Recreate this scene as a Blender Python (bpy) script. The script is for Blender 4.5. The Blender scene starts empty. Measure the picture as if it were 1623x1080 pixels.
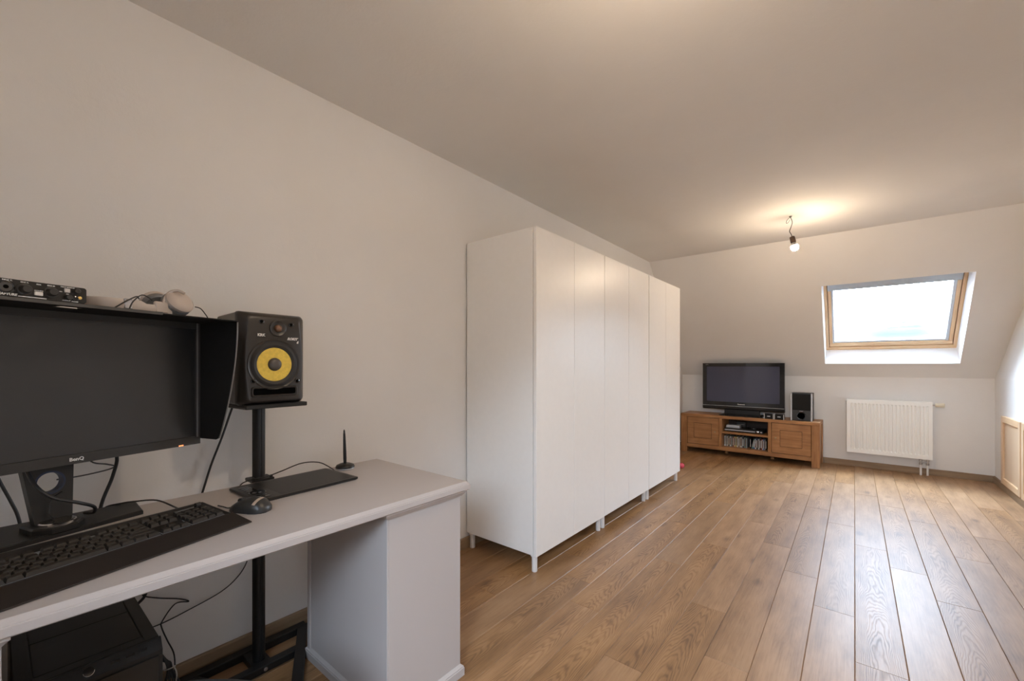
import bpy, bmesh, math, random
from mathutils import Matrix, Vector, Euler

random.seed(7)
sc = bpy.context.scene
COL = sc.collection
PI = math.pi

# ------------------------------------------------------------------ camera
cd = bpy.data.cameras.new('camera')
cam = bpy.data.objects.new('camera', cd)
COL.objects.link(cam)
cam.location = (1.9176, 0.0, 1.16)
cam.rotation_euler = (PI / 2, 0, math.radians(39.275))
cd.sensor_width = 36.0
cd.lens = 36.0 * 664.0 / 1623.0
cd.shift_y = 39.0 / 1623.0
cd.clip_start = 0.02
sc.camera = cam

# ------------------------------------------------------------------ view, sky, bulbs
sc.view_settings.view_transform = 'Standard'
sc.view_settings.look = 'None'
sc.view_settings.gamma = 1.0
sc.view_settings.use_curve_mapping = False
sc.view_settings.exposure = 0.05
SKY_STRENGTH = 88.0
BULB_WATTS = 11.6
BULB_COLOR = (1.0, 0.78, 0.56)
sc.cycles.max_bounces = 12
sc.cycles.diffuse_bounces = 8
sc.cycles.glossy_bounces = 4
sc.cycles.transparent_max_bounces = 12


def N(nt, typ, **kw):
    n = nt.nodes.new(typ)
    ins = kw.pop('ins', {})
    for k, v in kw.items():
        setattr(n, k, v)
    for k, v in ins.items():
        if isinstance(v, bpy.types.NodeSocket):
            nt.links.new(v, n.inputs[k])
        else:
            n.inputs[k].default_value = v
    return n


def M(nt, op, a, b=None, c=None):
    n = nt.nodes.new('ShaderNodeMath')
    n.operation = op
    for i, v in enumerate((a, b, c)):
        if v is None:
            continue
        if isinstance(v, bpy.types.NodeSocket):
            nt.links.new(v, n.inputs[i])
        else:
            n.inputs[i].default_value = v
    return n.outputs[0]


def ramp(nt, fac, stops):
    n = nt.nodes.new('ShaderNodeValToRGB')
    el = n.color_ramp.elements
    while len(el) < len(stops):
        el.new(0.5)
    for e, (p, c) in zip(el, stops):
        e.position = p
        e.color = (c[0], c[1], c[2], 1)
    nt.links.new(fac, n.inputs[0])
    return n.outputs[0]


# overcast sky: white, brighter overhead, a soft blue-grey cloud bank low down
world = bpy.data.worlds.new('overcast_sky')
sc.world = world
world.use_nodes = True
nt = world.node_tree
nt.nodes.clear()
tc = N(nt, 'ShaderNodeTexCoord')
sep = N(nt, 'ShaderNodeSeparateXYZ', ins={0: tc.outputs['Generated']})
mp = N(nt, 'ShaderNodeMapping', ins={0: tc.outputs['Generated']})
mp.inputs['Scale'].default_value = (5, 5, 14)
nz = N(nt, 'ShaderNodeTexNoise', ins={'Vector': mp.outputs[0], 'Scale': 1.6, 'Detail': 5.0, 'Roughness': 0.55})
hgt = M(nt, 'ADD', sep.outputs[2], M(nt, 'MULTIPLY', M(nt, 'SUBTRACT', nz.outputs[0], 0.5), 0.14))
colr = ramp(nt, hgt, [(0.0, (0.0078, 0.0104, 0.0124)), (0.034, (0.0084, 0.0112, 0.0133)), (0.056, (0.0125, 0.0148, 0.0160)),
                      (0.070, (0.20, 0.215, 0.23)), (0.090, (0.36, 0.40, 0.445)), (0.5, (0.38, 0.455, 0.56)), (1.0, (0.50, 0.63, 0.80))])
bg = N(nt, 'ShaderNodeBackground', ins={0: colr, 1: SKY_STRENGTH})
wo = N(nt, 'ShaderNodeOutputWorld', ins={0: bg.outputs[0]})


# ------------------------------------------------------------------ materials
def principled(name):
    m = bpy.data.materials.new(name)
    m.use_nodes = True
    nt = m.node_tree
    b = nt.nodes['Principled BSDF']
    return m, nt, b


def lin(c):
    return tuple(((v / 255.0) / 12.92 if v / 255.0 <= 0.04045 else ((v / 255.0 + 0.055) / 1.055) ** 2.4) for v in c)


def plain(name, col, rough=0.5, metal=0.0, var=0.04, scale=30.0, bump=0.0, bscale=200.0, spec=0.5, coat=0.0):
    """a painted or moulded surface: one colour with faint procedural mottling and grain"""
    m, nt, b = principled(name)
    tc = N(nt, 'ShaderNodeTexCoord')
    nz = N(nt, 'ShaderNodeTexNoise', ins={'Vector': tc.outputs['Object'], 'Scale': scale, 'Detail': 3.0})
    lo = tuple(v * (1 - var) for v in col)
    hi = tuple(min(1, v * (1 + var)) for v in col)
    c = ramp(nt, nz.outputs[0], [(0.3, lo), (0.7, hi)])
    nt.links.new(c, b.inputs['Base Color'])
    b.inputs['Roughness'].default_value = rough
    b.inputs['Metallic'].default_value = metal
    b.inputs['Specular IOR Level'].default_value = spec
    b.inputs['Coat Weight'].default_value = coat
    if bump:
        n2 = N(nt, 'ShaderNodeTexNoise', ins={'Vector': tc.outputs['Object'], 'Scale': bscale, 'Detail': 2.0})
        bp = N(nt, 'ShaderNodeBump', ins={'Height': n2.outputs[0], 'Strength': bump, 'Distance': 0.002})
        nt.links.new(bp.outputs[0], b.inputs['Normal'])
    return m


def plaster(name, col):
    m, nt, b = principled(name)
    tc = N(nt, 'ShaderNodeTexCoord')
    big = N(nt, 'ShaderNodeTexNoise', ins={'Vector': tc.outputs['Object'], 'Scale': 1.3, 'Detail': 5.0, 'Roughness': 0.6})
    c = ramp(nt, big.outputs[0], [(0.3, tuple(v * 0.965 for v in col)), (0.7, tuple(min(1, v * 1.02) for v in col))])
    nt.links.new(c, b.inputs['Base Color'])
    b.inputs['Roughness'].default_value = 0.85
    b.inputs['Specular IOR Level'].default_value = 0.25
    mid = N(nt, 'ShaderNodeTexNoise', ins={'Vector': tc.outputs['Object'], 'Scale': 9.0, 'Detail': 6.0, 'Roughness': 0.65})
    bp = N(nt, 'ShaderNodeBump', ins={'Height': mid.outputs[0], 'Strength': 0.12, 'Distance': 0.02})
    nt.links.new(bp.outputs[0], b.inputs['Normal'])
    return m


def oak_floor(name):
    m, nt, b = principled(name)
    tc = N(nt, 'ShaderNodeTexCoord')
    oi = N(nt, 'ShaderNodeObjectInfo')
    sp = N(nt, 'ShaderNodeSeparateXYZ', ins={0: tc.outputs['Object']})
    x, y = sp.outputs[0], sp.outputs[1]
    rnd = oi.outputs['Random']
    rx = M(nt, 'MULTIPLY', rnd, 31.7)
    ry = M(nt, 'MULTIPLY', rnd, 57.3)
    r2 = M(nt, 'FRACT', M(nt, 'MULTIPLY', rnd, 17.31))
    r3 = M(nt, 'FRACT', M(nt, 'MULTIPLY', rnd, 91.7))

    def vec(sx, sy):
        return N(nt, 'ShaderNodeCombineXYZ', ins={0: M(nt, 'MULTIPLY_ADD', x, sx, rx), 1: M(nt, 'MULTIPLY_ADD', y, sy, ry), 2: rx}).outputs[0]
    fine = N(nt, 'ShaderNodeTexNoise', ins={'Vector': vec(160, 5), 'Scale': 1.0, 'Detail': 5.0, 'Roughness': 0.65})
    cloud = N(nt, 'ShaderNodeTexNoise', ins={'Vector': vec(14, 3.2), 'Scale': 1.0, 'Detail': 4.0, 'Roughness': 0.55})
    warp = N(nt, 'ShaderNodeTexNoise', ins={'Vector': vec(9, 1.6), 'Scale': 1.0, 'Detail': 3.0})
    warp2 = N(nt, 'ShaderNodeTexNoise', ins={'Vector': vec(30, 5.0), 'Scale': 1.0, 'Detail': 3.0})
    # cathedral arches: contour lines of a parabola running down the plank
    cx = M(nt, 'MULTIPLY_ADD', r3, 0.05, 0.052)
    dx = M(nt, 'SUBTRACT', x, cx)
    para = M(nt, 'MULTIPLY', M(nt, 'MULTIPLY', dx, dx), 1700.0)
    along = M(nt, 'MULTIPLY', M(nt, 'MULTIPLY_ADD', r2, 12.0, 3.0), y)
    f = M(nt, 'ADD', M(nt, 'ADD', para, along),
          M(nt, 'ADD', M(nt, 'MULTIPLY', warp.outputs[0], 14.0), M(nt, 'MULTIPLY', warp2.outputs[0], 2.2)))
    s = M(nt, 'MULTIPLY_ADD', M(nt, 'SINE', M(nt, 'MULTIPLY', f, 6.283)), 0.5, 0.5)
    s = M(nt, 'POWER', s, 1.8)
    figured = N(nt, 'ShaderNodeMapRange', ins={0: r2, 1: 0.35, 2: 0.55, 3: 0.22, 4: 1.0}).outputs[0]   # only some planks show arches
    s = M(nt, 'MULTIPLY', s, figured)
    # dark knots here and there
    vo = N(nt, 'ShaderNodeTexVoronoi', ins={'Vector': vec(5.0, 2.3), 'Scale': 1.0})
    knot = N(nt, 'ShaderNodeMapRange', ins={0: vo.outputs['Distance'], 1: 0.03, 2: 0.15, 3: 1.0, 4: 0.0}).outputs[0]
    g = M(nt, 'ADD', M(nt, 'MULTIPLY', s, -0.17),
          M(nt, 'ADD', M(nt, 'MULTIPLY', fine.outputs[0], 0.42), M(nt, 'MULTIPLY_ADD', cloud.outputs[0], 0.74, -0.01)))
    g = M(nt, 'SUBTRACT', g, M(nt, 'MULTIPLY', knot, 0.26))
    c = ramp(nt, g, [(0.28, (0.145, 0.070, 0.026)), (0.46, (0.250, 0.130, 0.052)), (0.60, (0.318, 0.174, 0.076)), (0.82, (0.395, 0.232, 0.112))])
    hs = N(nt, 'ShaderNodeHueSaturation', ins={'Color': c, 'Value': M(nt, 'MULTIPLY_ADD', r3, 0.22, 0.90),
                                               'Saturation': M(nt, 'MULTIPLY_ADD', r2, 0.12, 0.94)})
    nt.links.new(hs.outputs[0], b.inputs['Base Color'])
    b.inputs['Roughness'].default_value = 0.34
    rr = M(nt, 'MULTIPLY_ADD', s, 0.05, 0.428)
    nt.links.new(rr, b.inputs['Roughness'])
    b.inputs['Specular IOR Level'].default_value = 0.64
    hh = M(nt, 'ADD', M(nt, 'MULTIPLY', s, -0.35), M(nt, 'MULTIPLY', fine.outputs[0], -0.7))
    bp = N(nt, 'ShaderNodeBump', ins={'Height': hh, 'Strength': 0.10, 'Distance': 0.002})
    nt.links.new(bp.outputs[0], b.inputs['Normal'])
    return m


def wood(name, dark, light, axis=0, scale=1.0, rough=0.45, spec=0.4):
    """straight-grained wood; grain runs along object axis 0/1/2"""
    m, nt, b = principled(name)
    tc = N(nt, 'ShaderNodeTexCoord')
    oi = N(nt, 'ShaderNodeObjectInfo')
    off = N(nt, 'ShaderNodeCombineXYZ', ins={0: M(nt, 'MULTIPLY', oi.outputs['Random'], 13.1), 1: M(nt, 'MULTIPLY', oi.outputs['Random'], 7.7), 2: 0.0})
    ad = N(nt, 'ShaderNodeVectorMath', operation='ADD', ins={0: tc.outputs['Object'], 1: off.outputs[0]})
    mp = N(nt, 'ShaderNodeMapping', ins={0: ad.outputs[0]})
    sc_ = [55 * scale] * 3
    sc_[axis] = 3.0 * scale
    mp.inputs['Scale'].default_value = sc_
    n1 = N(nt, 'ShaderNodeTexNoise', ins={'Vector': mp.outputs[0], 'Scale': 1.0, 'Detail': 6.0, 'Roughness': 0.6, 'Distortion': 0.6})
    n2 = N(nt, 'ShaderNodeTexNoise', ins={'Vector': ad.outputs[0], 'Scale': 7.0 * scale, 'Detail': 3.0})
    g = M(nt, 'ADD', M(nt, 'MULTIPLY', n1.outputs[0], 0.6), M(nt, 'MULTIPLY', n2.outputs[0], 0.4))
    c = ramp(nt, g, [(0.32, dark), (0.66, light)])
    nt.links.new(c, b.inputs['Base Color'])
    b.inputs['Roughness'].default_value = rough
    b.inputs['Specular IOR Level'].default_value = spec
    bp = N(nt, 'ShaderNodeBump', ins={'Height': n1.outputs[0], 'Strength': 0.15, 'Distance': 0.002})
    nt.links.new(bp.outputs[0], b.inputs['Normal'])
    return m


def glass_pane(name):
    m, nt, b = principled(name)
    nt.nodes.remove(b)
    out = nt.nodes['Material Output']
    tr = N(nt, 'ShaderNodeBsdfTransparent', ins={0: (0.95, 0.97, 0.98, 1)})
    gl = N(nt, 'ShaderNodeBsdfGlossy', ins={'Color': (1, 1, 1, 1), 'Roughness': 0.02})
    fr = N(nt, 'ShaderNodeFresnel', ins={'IOR': 1.5})
    mx = N(nt, 'ShaderNodeMixShader', ins={0: fr.outputs[0], 1: tr.outputs[0], 2: gl.outputs[0]})
    nt.links.new(mx.outputs[0], out.inputs[0])
    return m


def emissive(name, col, strength):
    m, nt, b = principled(name)
    b.inputs['Base Color'].default_value = (*[min(1, c) for c in col], 1)
    b.inputs['Emission Color'].default_value = (*col, 1)
    b.inputs['Emission Strength'].default_value = strength
    return m


def brushed(name, col, rough=0.3):
    m, nt, b = principled(name)
    tc = N(nt, 'ShaderNodeTexCoord')
    mp = N(nt, 'ShaderNodeMapping', ins={0: tc.outputs['Object']})
    mp.inputs['Scale'].default_value = (400, 20, 400)
    nz = N(nt, 'ShaderNodeTexNoise', ins={'Vector': mp.outputs[0], 'Scale': 1.0, 'Detail': 2.0})
    nt.links.new(M(nt, 'MULTIPLY_ADD', nz.outputs[0], 0.15, rough - 0.05), b.inputs['Roughness'])
    b.inputs['Base Color'].default_value = (*col, 1)
    b.inputs['Metallic'].default_value = 1.0
    return m


MAT = dict(
    wall=plaster('wall_plaster', (0.77, 0.755, 0.735)),
    ceiling=plaster('ceiling_plaster', (0.74, 0.72, 0.69)),
    floor=oak_floor('oak_laminate'),
    sub=plain('joint_shadow', (0.10, 0.06, 0.035), 0.8),
    skirt=wood('skirting_oak', (0.20, 0.13, 0.075), (0.33, 0.23, 0.14), 1, 0.6, 0.5),
    skirt_x=wood('skirting_oak_across', (0.20, 0.13, 0.075), (0.33, 0.23, 0.14), 0, 0.6, 0.5),
    pine=wood('lacquered_pine', (0.62, 0.40, 0.22), (0.76, 0.54, 0.33), 1, 0.6, 0.4),
    pine_x=wood('lacquered_pine_across', (0.62, 0.40, 0.22), (0.76, 0.54, 0.33), 0, 0.6, 0.4),
    pine_z=wood('pale_pine', (0.58, 0.40, 0.25), (0.72, 0.54, 0.36), 2, 0.6, 0.45),
    hatch_panel=wood('pale_mdf', (0.60, 0.43, 0.28), (0.68, 0.51, 0.34), 2, 0.15, 0.5),
    lining=plain('white_lining', (0.92, 0.925, 0.93), 0.6, var=0.0),
    sash_grey=plain('grey_aluminium', (0.55, 0.60, 0.66), 0.4, 0.2),
    blind=plain('grey_blind', (0.50, 0.54, 0.57), 0.8),
    glass=glass_pane('window_glass'),
    cab=plain('white_lacquer', (0.84, 0.825, 0.795), 0.37, spec=1.0, var=0.01),
    cab_leg=plain('white_plastic_leg', (0.80, 0.79, 0.77), 0.4),
    desk=plain('light_grey_paint', (0.445, 0.402, 0.378), 0.45, var=0.0),
    black=plain('black_plastic', (0.012, 0.0115, 0.011), 0.45, spec=0.35),
    black_mat=plain('matte_black_felt', (0.011, 0.011, 0.011), 0.8, spec=0.25),
    black_sat=plain('satin_black_plastic', (0.014, 0.013, 0.012), 0.34, spec=0.4),
    black_gloss=plain('gloss_black', (0.012, 0.012, 0.013), 0.12, coat=0.3),
    black_metal=plain('black_powder_coat', (0.012, 0.0115, 0.011), 0.42, spec=0.4),
    grey_dark=plain('dark_grey_plastic', (0.030, 0.028, 0.026), 0.45, spec=0.4),
    tower=plain('tower_black_steel', (0.017, 0.0165, 0.015), 0.5, spec=0.4),
    spk=plain('speaker_vinyl', (0.024, 0.020, 0.017), 0.33, var=0.0),
    hole_shade=plain('painted_hole_shade', (0.003, 0.003, 0.003), 0.9, spec=0.0),  # holes are modelled flat; this near-black paints their inner shade
    seat=plain('black_seat_fabric', (0.020, 0.019, 0.018), 0.8, bump=0.2, bscale=500),
    rubber=plain('black_rubber', (0.022, 0.021, 0.021), 0.55),
    kevlar=plain('yellow_woven_cone', (0.74, 0.52, 0.075), 0.42, var=0.10, scale=90, bump=0.2, bscale=500),
    dustcap=plain('grey_dust_cap', (0.075, 0.065, 0.058), 0.35),
    tweeter=plain('bronze_dome', (0.16, 0.085, 0.050), 0.32, 0.3),
    screen=plain('matte_screen', (0.016, 0.017, 0.018), 0.30, var=0.0, spec=0.7),
    tv_screen=plain('plasma_glass', (0.058, 0.062, 0.098), 0.12, var=0.0),
    chrome=plain('chrome', (0.75, 0.75, 0.76), 0.12, 1.0),
    steel=brushed('brushed_steel', (0.55, 0.55, 0.56), 0.3),
    alu=plain('silver_plastic', (0.52, 0.52, 0.53), 0.4, 0.4),
    keybed=plain('grey_key_plate', (0.30, 0.33, 0.37), 0.35, 0.3),
    keycap=plain('charcoal_keycap', (0.024, 0.021, 0.019), 0.34, spec=0.45),
    rest=plain('soft_black_wrist_rest', (0.022, 0.017, 0.0145), 0.5, spec=0.3),
    mouse=plain('graphite_mouse', (0.030, 0.029, 0.028), 0.36),
    mouse_stripe=plain('light_brown_stripe', (0.42, 0.33, 0.26), 0.4),
    print_=plain('white_print', (0.75, 0.75, 0.74), 0.5),
    print_y=plain('yellow_print', (0.70, 0.55, 0.12), 0.5),
    print_dim=plain('grey_print', (0.36, 0.35, 0.34), 0.5),
    silver_hp=plain('beige_silver_plastic', (0.47, 0.40, 0.345), 0.36, var=0.0),
    lip=plain('grey_hood_lip', (0.060, 0.058, 0.055), 0.5),
    rim=plain('grey_rim', (0.15, 0.145, 0.14), 0.4),
    socket=plain('dark_grey_socket', (0.055, 0.053, 0.05), 0.4),
    silver_hp_l=plain('light_silver_slider', (0.62, 0.62, 0.64), 0.25, 0.7),
    cushion=plain('grey_cushion', (0.17, 0.165, 0.16), 0.6),
    cream=plain('cream_paper', (0.66, 0.55, 0.42), 0.7),
    gold=plain('gold_ring', (0.72, 0.50, 0.18), 0.3, 0.9),
    blue=plain('dark_blue_ring', (0.012, 0.022, 0.060), 0.4),
    stand=wood('stained_acacia', (0.215, 0.092, 0.030), (0.455, 0.225, 0.088), 0, 0.8, 0.42),
    stand_z=wood('stained_acacia_upright', (0.215, 0.092, 0.030), (0.455, 0.225, 0.088), 2, 0.8, 0.42),
    stand_in=plain('dark_brown_board', (0.035, 0.016, 0.008), 0.6),  # much darker brown than the rest of the stand
    knob=plain('aged_brass', (0.42, 0.34, 0.20), 0.4, 0.8),
    rad=plain('radiator_enamel', (0.88, 0.88, 0.85), 0.35, var=0.0),
    valve=plain('cream_valve_plastic', (0.72, 0.66, 0.52), 0.4),
    pipe=plain('white_pipe', (0.78, 0.78, 0.77), 0.4),
    holder=plain('brown_bakelite', (0.075, 0.040, 0.024), 0.5),
    cord=plain('grey_cord', (0.09, 0.085, 0.08), 0.6),
    bulb=emissive('lit_bulb', BULB_COLOR, BULB_WATTS * 60.0),
    bulb_near=emissive('lit_bulb_near', BULB_COLOR, BULB_WATTS * 52.0),
    led=emissive('orange_led', (1.0, 0.25, 0.08), 2.0),
    cable=plain('black_cable', (0.018, 0.018, 0.019), 0.45),
    white_cable=plain('white_cable_tie', (0.65, 0.62, 0.58), 0.5),
    pink=plain('pink_plastic', (0.75, 0.10, 0.16), 0.45),
    white_box=plain('white_plastic_case', (0.70, 0.70, 0.71), 0.45),
)


# ------------------------------------------------------------------ mesh helpers
class MB:
    """collects shapes in one bmesh; build() links them as ONE mesh object"""

    def __init__(self, off=(0, 0, 0), mat=None):
        self.bm = bmesh.new()
        self.T = Matrix.Translation(-Vector(off))
        if mat is not None:
            self.T = mat.copy()

    def _v(self, co):
        return self.bm.verts.new(self.T @ Vector(co))

    def mesh(self, vs, fs):
        v = [self._v(c) for c in vs]
        for f in fs:
            try:
                self.bm.faces.new([v[i] for i in f])
            except ValueError:
                pass
        return v

    def box(self, x0, x1, y0, y1, z0, z1, bev=0.0, M_=None):
        """box, optionally with all its edges chamfered"""
        b = min(bev, abs(x1 - x0) * .45, abs(y1 - y0) * .45, abs(z1 - z0) * .45)
        if b <= 0:
            vs = [(x, y, z) for x in (x0, x1) for y in (y0, y1) for z in (z0, z1)]
            fs = [(0, 1, 3, 2), (4, 6, 7, 5), (0, 4, 5, 1), (2, 3, 7, 6), (0, 2, 6, 4), (1, 5, 7, 3)]
        else:
            vs, fs = [], []
            c = ((x0 + x1) / 2, (y0 + y1) / 2, (z0 + z1) / 2)
            h = (abs(x1 - x0) / 2, abs(y1 - y0) / 2, abs(z1 - z0) / 2)
            idx = {}
            for sx in (-1, 1):
                for sy in (-1, 1):
                    for sz in (-1, 1):
                        for k in range(3):
                            s = (sx, sy, sz)
                            p = [c[i] + s[i] * (h[i] - (0 if i == k else b)) for i in range(3)]
                            idx[(sx, sy, sz, k)] = len(vs)
                            vs.append(tuple(p))
            for k in range(3):
                a, d = [(1, 2), (0, 2), (0, 1)][k]
                for s in (-1, 1):
                    f = []
                    for (u, w) in ((-1, -1), (1, -1), (1, 1), (-1, 1)):
                        q = [0, 0, 0]
                        q[k] = s
                        q[a] = u
                        q[d] = w
                        f.append(idx[(q[0], q[1], q[2], k)])
                    fs.append(f)
            for k in range(3):  # edges parallel to axis k
                a, d = [(1, 2), (0, 2), (0, 1)][k]
                for u in (-1, 1):
                    for w in (-1, 1):
                        q0 = [0, 0, 0]
                        q1 = [0, 0, 0]
                        q0[k], q1[k] = -1, 1
                        q0[a] = q1[a] = u
                        q0[d] = q1[d] = w
                        fs.append([idx[(*q0, a)], idx[(*q1, a)], idx[(*q1, d)], idx[(*q0, d)]])
            for sx in (-1, 1):
                for sy in (-1, 1):
                    for sz in (-1, 1):
                        fs.append([idx[(sx, sy, sz, k)] for k in range(3)])
        if M_ is not None:
            vs = [M_ @ Vector(v) for v in vs]
        self.mesh(vs, fs)
        return self

    def loft(self, rings, cap=True, closed=True):
        n = len(rings[0])
        vv = [[self._v(p) for p in r] for r in rings]
        for a, b in zip(vv, vv[1:]):
            for i in range(n if closed else n - 1):
                j = (i + 1) % n
                self.bm.faces.new((a[i], a[j], b[j], b[i]))
        if cap and closed:
            self.bm.faces.new(list(reversed(vv[0])))
            self.bm.faces.new(vv[-1])
        return self

    def rect_loft(self, x0, x1, y0, y1, prof):
        """stack of rectangles: prof = [(z, inset)]"""
        return self.loft([[(x0 + i, y0 + i, z), (x1 - i, y0 + i, z), (x1 - i, y1 - i, z), (x0 + i, y1 - i, z)] for z, i in prof])

    def cyl(self, p0, p1, r0, r1=None, seg=16, cap=True):
        p0, p1 = Vector(p0), Vector(p1)
        r1 = r0 if r1 is None else r1
        q = (p1 - p0).normalized().to_track_quat('Z', 'Y')
        rings = []
        for p, r in ((p0, r0), (p1, r1)):
            rings.append([p + q @ Vector((r * math.cos(2 * PI * i / seg), r * math.sin(2 * PI * i / seg), 0)) for i in range(seg)])
        return self.loft(rings, cap)

    def lathe(self, prof, origin=(0, 0, 0), axis=(0, 0, 1), seg=24, cap=True):
        o = Vector(origin)
        q = Vector(axis).normalized().to_track_quat('Z', 'Y')
        rings = [[o + q @ Vector((max(r, 1e-4) * math.cos(2 * PI * i / seg), max(r, 1e-4) * math.sin(2 * PI * i / seg), h)) for i in range(seg)]
                 for r, h in prof]
        return self.loft(rings, cap)

    def tube(self, pts, r, seg=8, smooth=6, closed=False):
        P = [Vector(p) for p in pts]
        if smooth > 1 and len(P) > 2:
            Q = []
            for i in range(len(P) - 1):
                a = P[max(i - 1, 0)]
                b, c = P[i], P[i + 1]
                d = P[min(i + 2, len(P) - 1)]
                for k in range(smooth):
                    t = k / smooth
                    Q.append(0.5 * ((2 * b) + (c - a) * t + (2 * a - 5 * b + 4 * c - d) * t * t + (3 * b - a - 3 * c + d) * t ** 3))
            Q.append(P[-1])
            P = Q
        rings = []
        up = None
        for i, p in enumerate(P):
            t = (P[min(i + 1, len(P) - 1)] - P[max(i - 1, 0)]).normalized()
            if up is None:
                up = t.orthogonal().normalized()
            up = (up - t * up.dot(t)).normalized()
            w = t.cross(up)
            rr = r(i / (len(P) - 1)) if callable(r) else r
            rings.append([p + (up * math.cos(2 * PI * k / seg) + w * math.sin(2 * PI * k / seg)) * rr for k in range(seg)])
        return self.loft(rings)

    def prism(self, outline, a0, a1, plane='XZ'):
        """extrude a 2D outline: plane gives the outline's axes"""
        def pt(p, a):
            if plane == 'XZ':
                return (p[0], a, p[1])
            if plane == 'XY':
                return (p[0], p[1], a)
            return (a, p[0], p[1])
        return self.loft([[pt(p, a0) for p in outline], [pt(p, a1) for p in outline]])

    def sphere(self, c, rx, ry, rz, seg=20, rings=10, R=None):
        out = []
        for j in range(rings + 1):
            t = PI * j / rings
            t = min(max(t, 0.02), PI - 0.02)
            ring = []
            for i in range(seg):
                a = 2 * PI * i / seg
                v = Vector((rx * math.sin(t) * math.cos(a), ry * math.sin(t) * math.sin(a), -rz * math.cos(t)))
                if R is not None:
                    v = R @ v
                ring.append(Vector(c) + v)
            out.append(ring)
        return self.loft(out)

    def build(self, name, mat, parent=None, smooth=False, angle=40, **props):
        bmesh.ops.recalc_face_normals(self.bm, faces=self.bm.faces[:])
        me = bpy.data.meshes.new(name)
        if smooth:
            for f in self.bm.faces:
                f.smooth = True
            th = math.radians(angle)
            for e in self.bm.edges:
                if len(e.link_faces) == 2 and e.calc_face_angle(0) > th:
                    e.smooth = False
        self.bm.to_mesh(me)
        self.bm.free()
        me.materials.append(mat if not isinstance(mat, str) else MAT[mat])
        o = bpy.data.objects.new(name, me)
        COL.objects.link(o)
        if parent is not None:
            o.parent = parent
        for k, v in props.items():
            o[k] = v
        return o


def thing(name, label, category, loc=(0, 0, 0), rz=0.0, group=None):
    o = bpy.data.objects.new(name, None)
    o.empty_display_size = 0.05
    COL.objects.link(o)
    o.location = loc
    o.rotation_euler = (0, 0, rz)
    o['label'] = label
    o['category'] = category
    if group:
        o['group'] = group
    return o


def tag(o, label, category, group=None):
    o['label'] = label
    o['category'] = category
    if group:
        o['group'] = group
    return o


def dup(root, loc, rz=None, label=None):
    r = root.copy()
    COL.objects.link(r)
    r.location = loc
    if rz is not None:
        r.rotation_euler = (0, 0, rz)
    if label:
        r['label'] = label
    for ch in root.children:
        c = ch.copy()
        COL.objects.link(c)
        c.parent = r
        for g in ch.children:
            d = g.copy()
            COL.objects.link(d)
            d.parent = c
    return r


def lettering(txt, size, mat, parent, mtx, name='lettering', depth=0.0004, align='CENTER', shear=0.0, bold=0.0):
    """raised lettering as a mesh; mtx maps text plane (x right, y up, z out) into the parent's space"""
    cu = bpy.data.curves.new(name, 'FONT')
    cu.body = txt
    cu.size = size
    cu.align_x = align
    cu.align_y = 'CENTER'
    cu.extrude = depth
    cu.shear = shear
    cu.offset = bold
    cu.resolution_u = 2
    tmp = bpy.data.objects.new('tmp_text', cu)
    COL.objects.link(tmp)
    dg = bpy.context.evaluated_depsgraph_get()
    me = bpy.data.meshes.new_from_object(tmp.evaluated_get(dg))
    bpy.data.objects.remove(tmp)
    bpy.data.curves.remove(cu)
    me.transform(mtx)
    me.name = name
    me.materials.clear()
    me.materials.append(MAT[mat])
    o = bpy.data.objects.new(name, me)
    COL.objects.link(o)
    o.parent = parent
    return o


def basis(origin, xa, ya, za):
    m = Matrix.Identity(4)
    for i in range(3):
        m[i][0], m[i][1], m[i][2], m[i][3] = xa[i], ya[i], za[i], origin[i]
    return m


def facing_x(origin):      # text plane whose outward normal is +x, reading along +y
    return basis(origin, (0, 1, 0), (0, 0, 1), (1, 0, 0))


def facing_ny(origin):     # text plane whose outward normal is -y, reading along +x
    return basis(origin, (1, 0, 0), (0, 0, 1), (0, -1, 0))


# ------------------------------------------------------------------ room shell
YF, YN = 6.215, -1.285           # far and near knee walls
XR = 2.99                       # right wall
ZC = 2.404                      # ceiling
ZK = 1.025                      # knee wall height
YCF, YCN = 4.97, -0.04          # where the ceiling meets the two slopes


def structure(o, label=None):
    o['kind'] = 'structure'
    return o


# floor slab with single planks on it
fl = structure(MB().box(-0.1, XR + 0.15, YN - 0.1, YF + 0.1, -0.12, -0.004).build('floor', 'sub'))
PW, PL, TB = 0.1552, 1.383, 0.0022
plank_cache = {}


def plank_mesh(w, l):
    key = (round(w, 3), round(l, 3))
    if key in plank_cache:
        return plank_cache[key]
    m = MB()
    e, b, d = 0.0004, 0.0024, 0.0020
    rings = [[(e, e, -0.004), (w - e, e, -0.004), (w - e, l - e, -0.004), (e, l - e, -0.004)],
             [(e, e, -d), (w - e, e, -d), (w - e, l - e, -d), (e, l - e, -d)],
             [(b, e + 0.0012, 0), (w - b, e + 0.0012, 0), (w - b, l - e - 0.0012, 0), (b, l - e - 0.0012, 0)]]
    m.loft(rings)
    o = m.build('plank', 'floor')
    plank_cache[key] = o.data
    bpy.data.objects.remove(o)
    return plank_cache[key]


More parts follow.
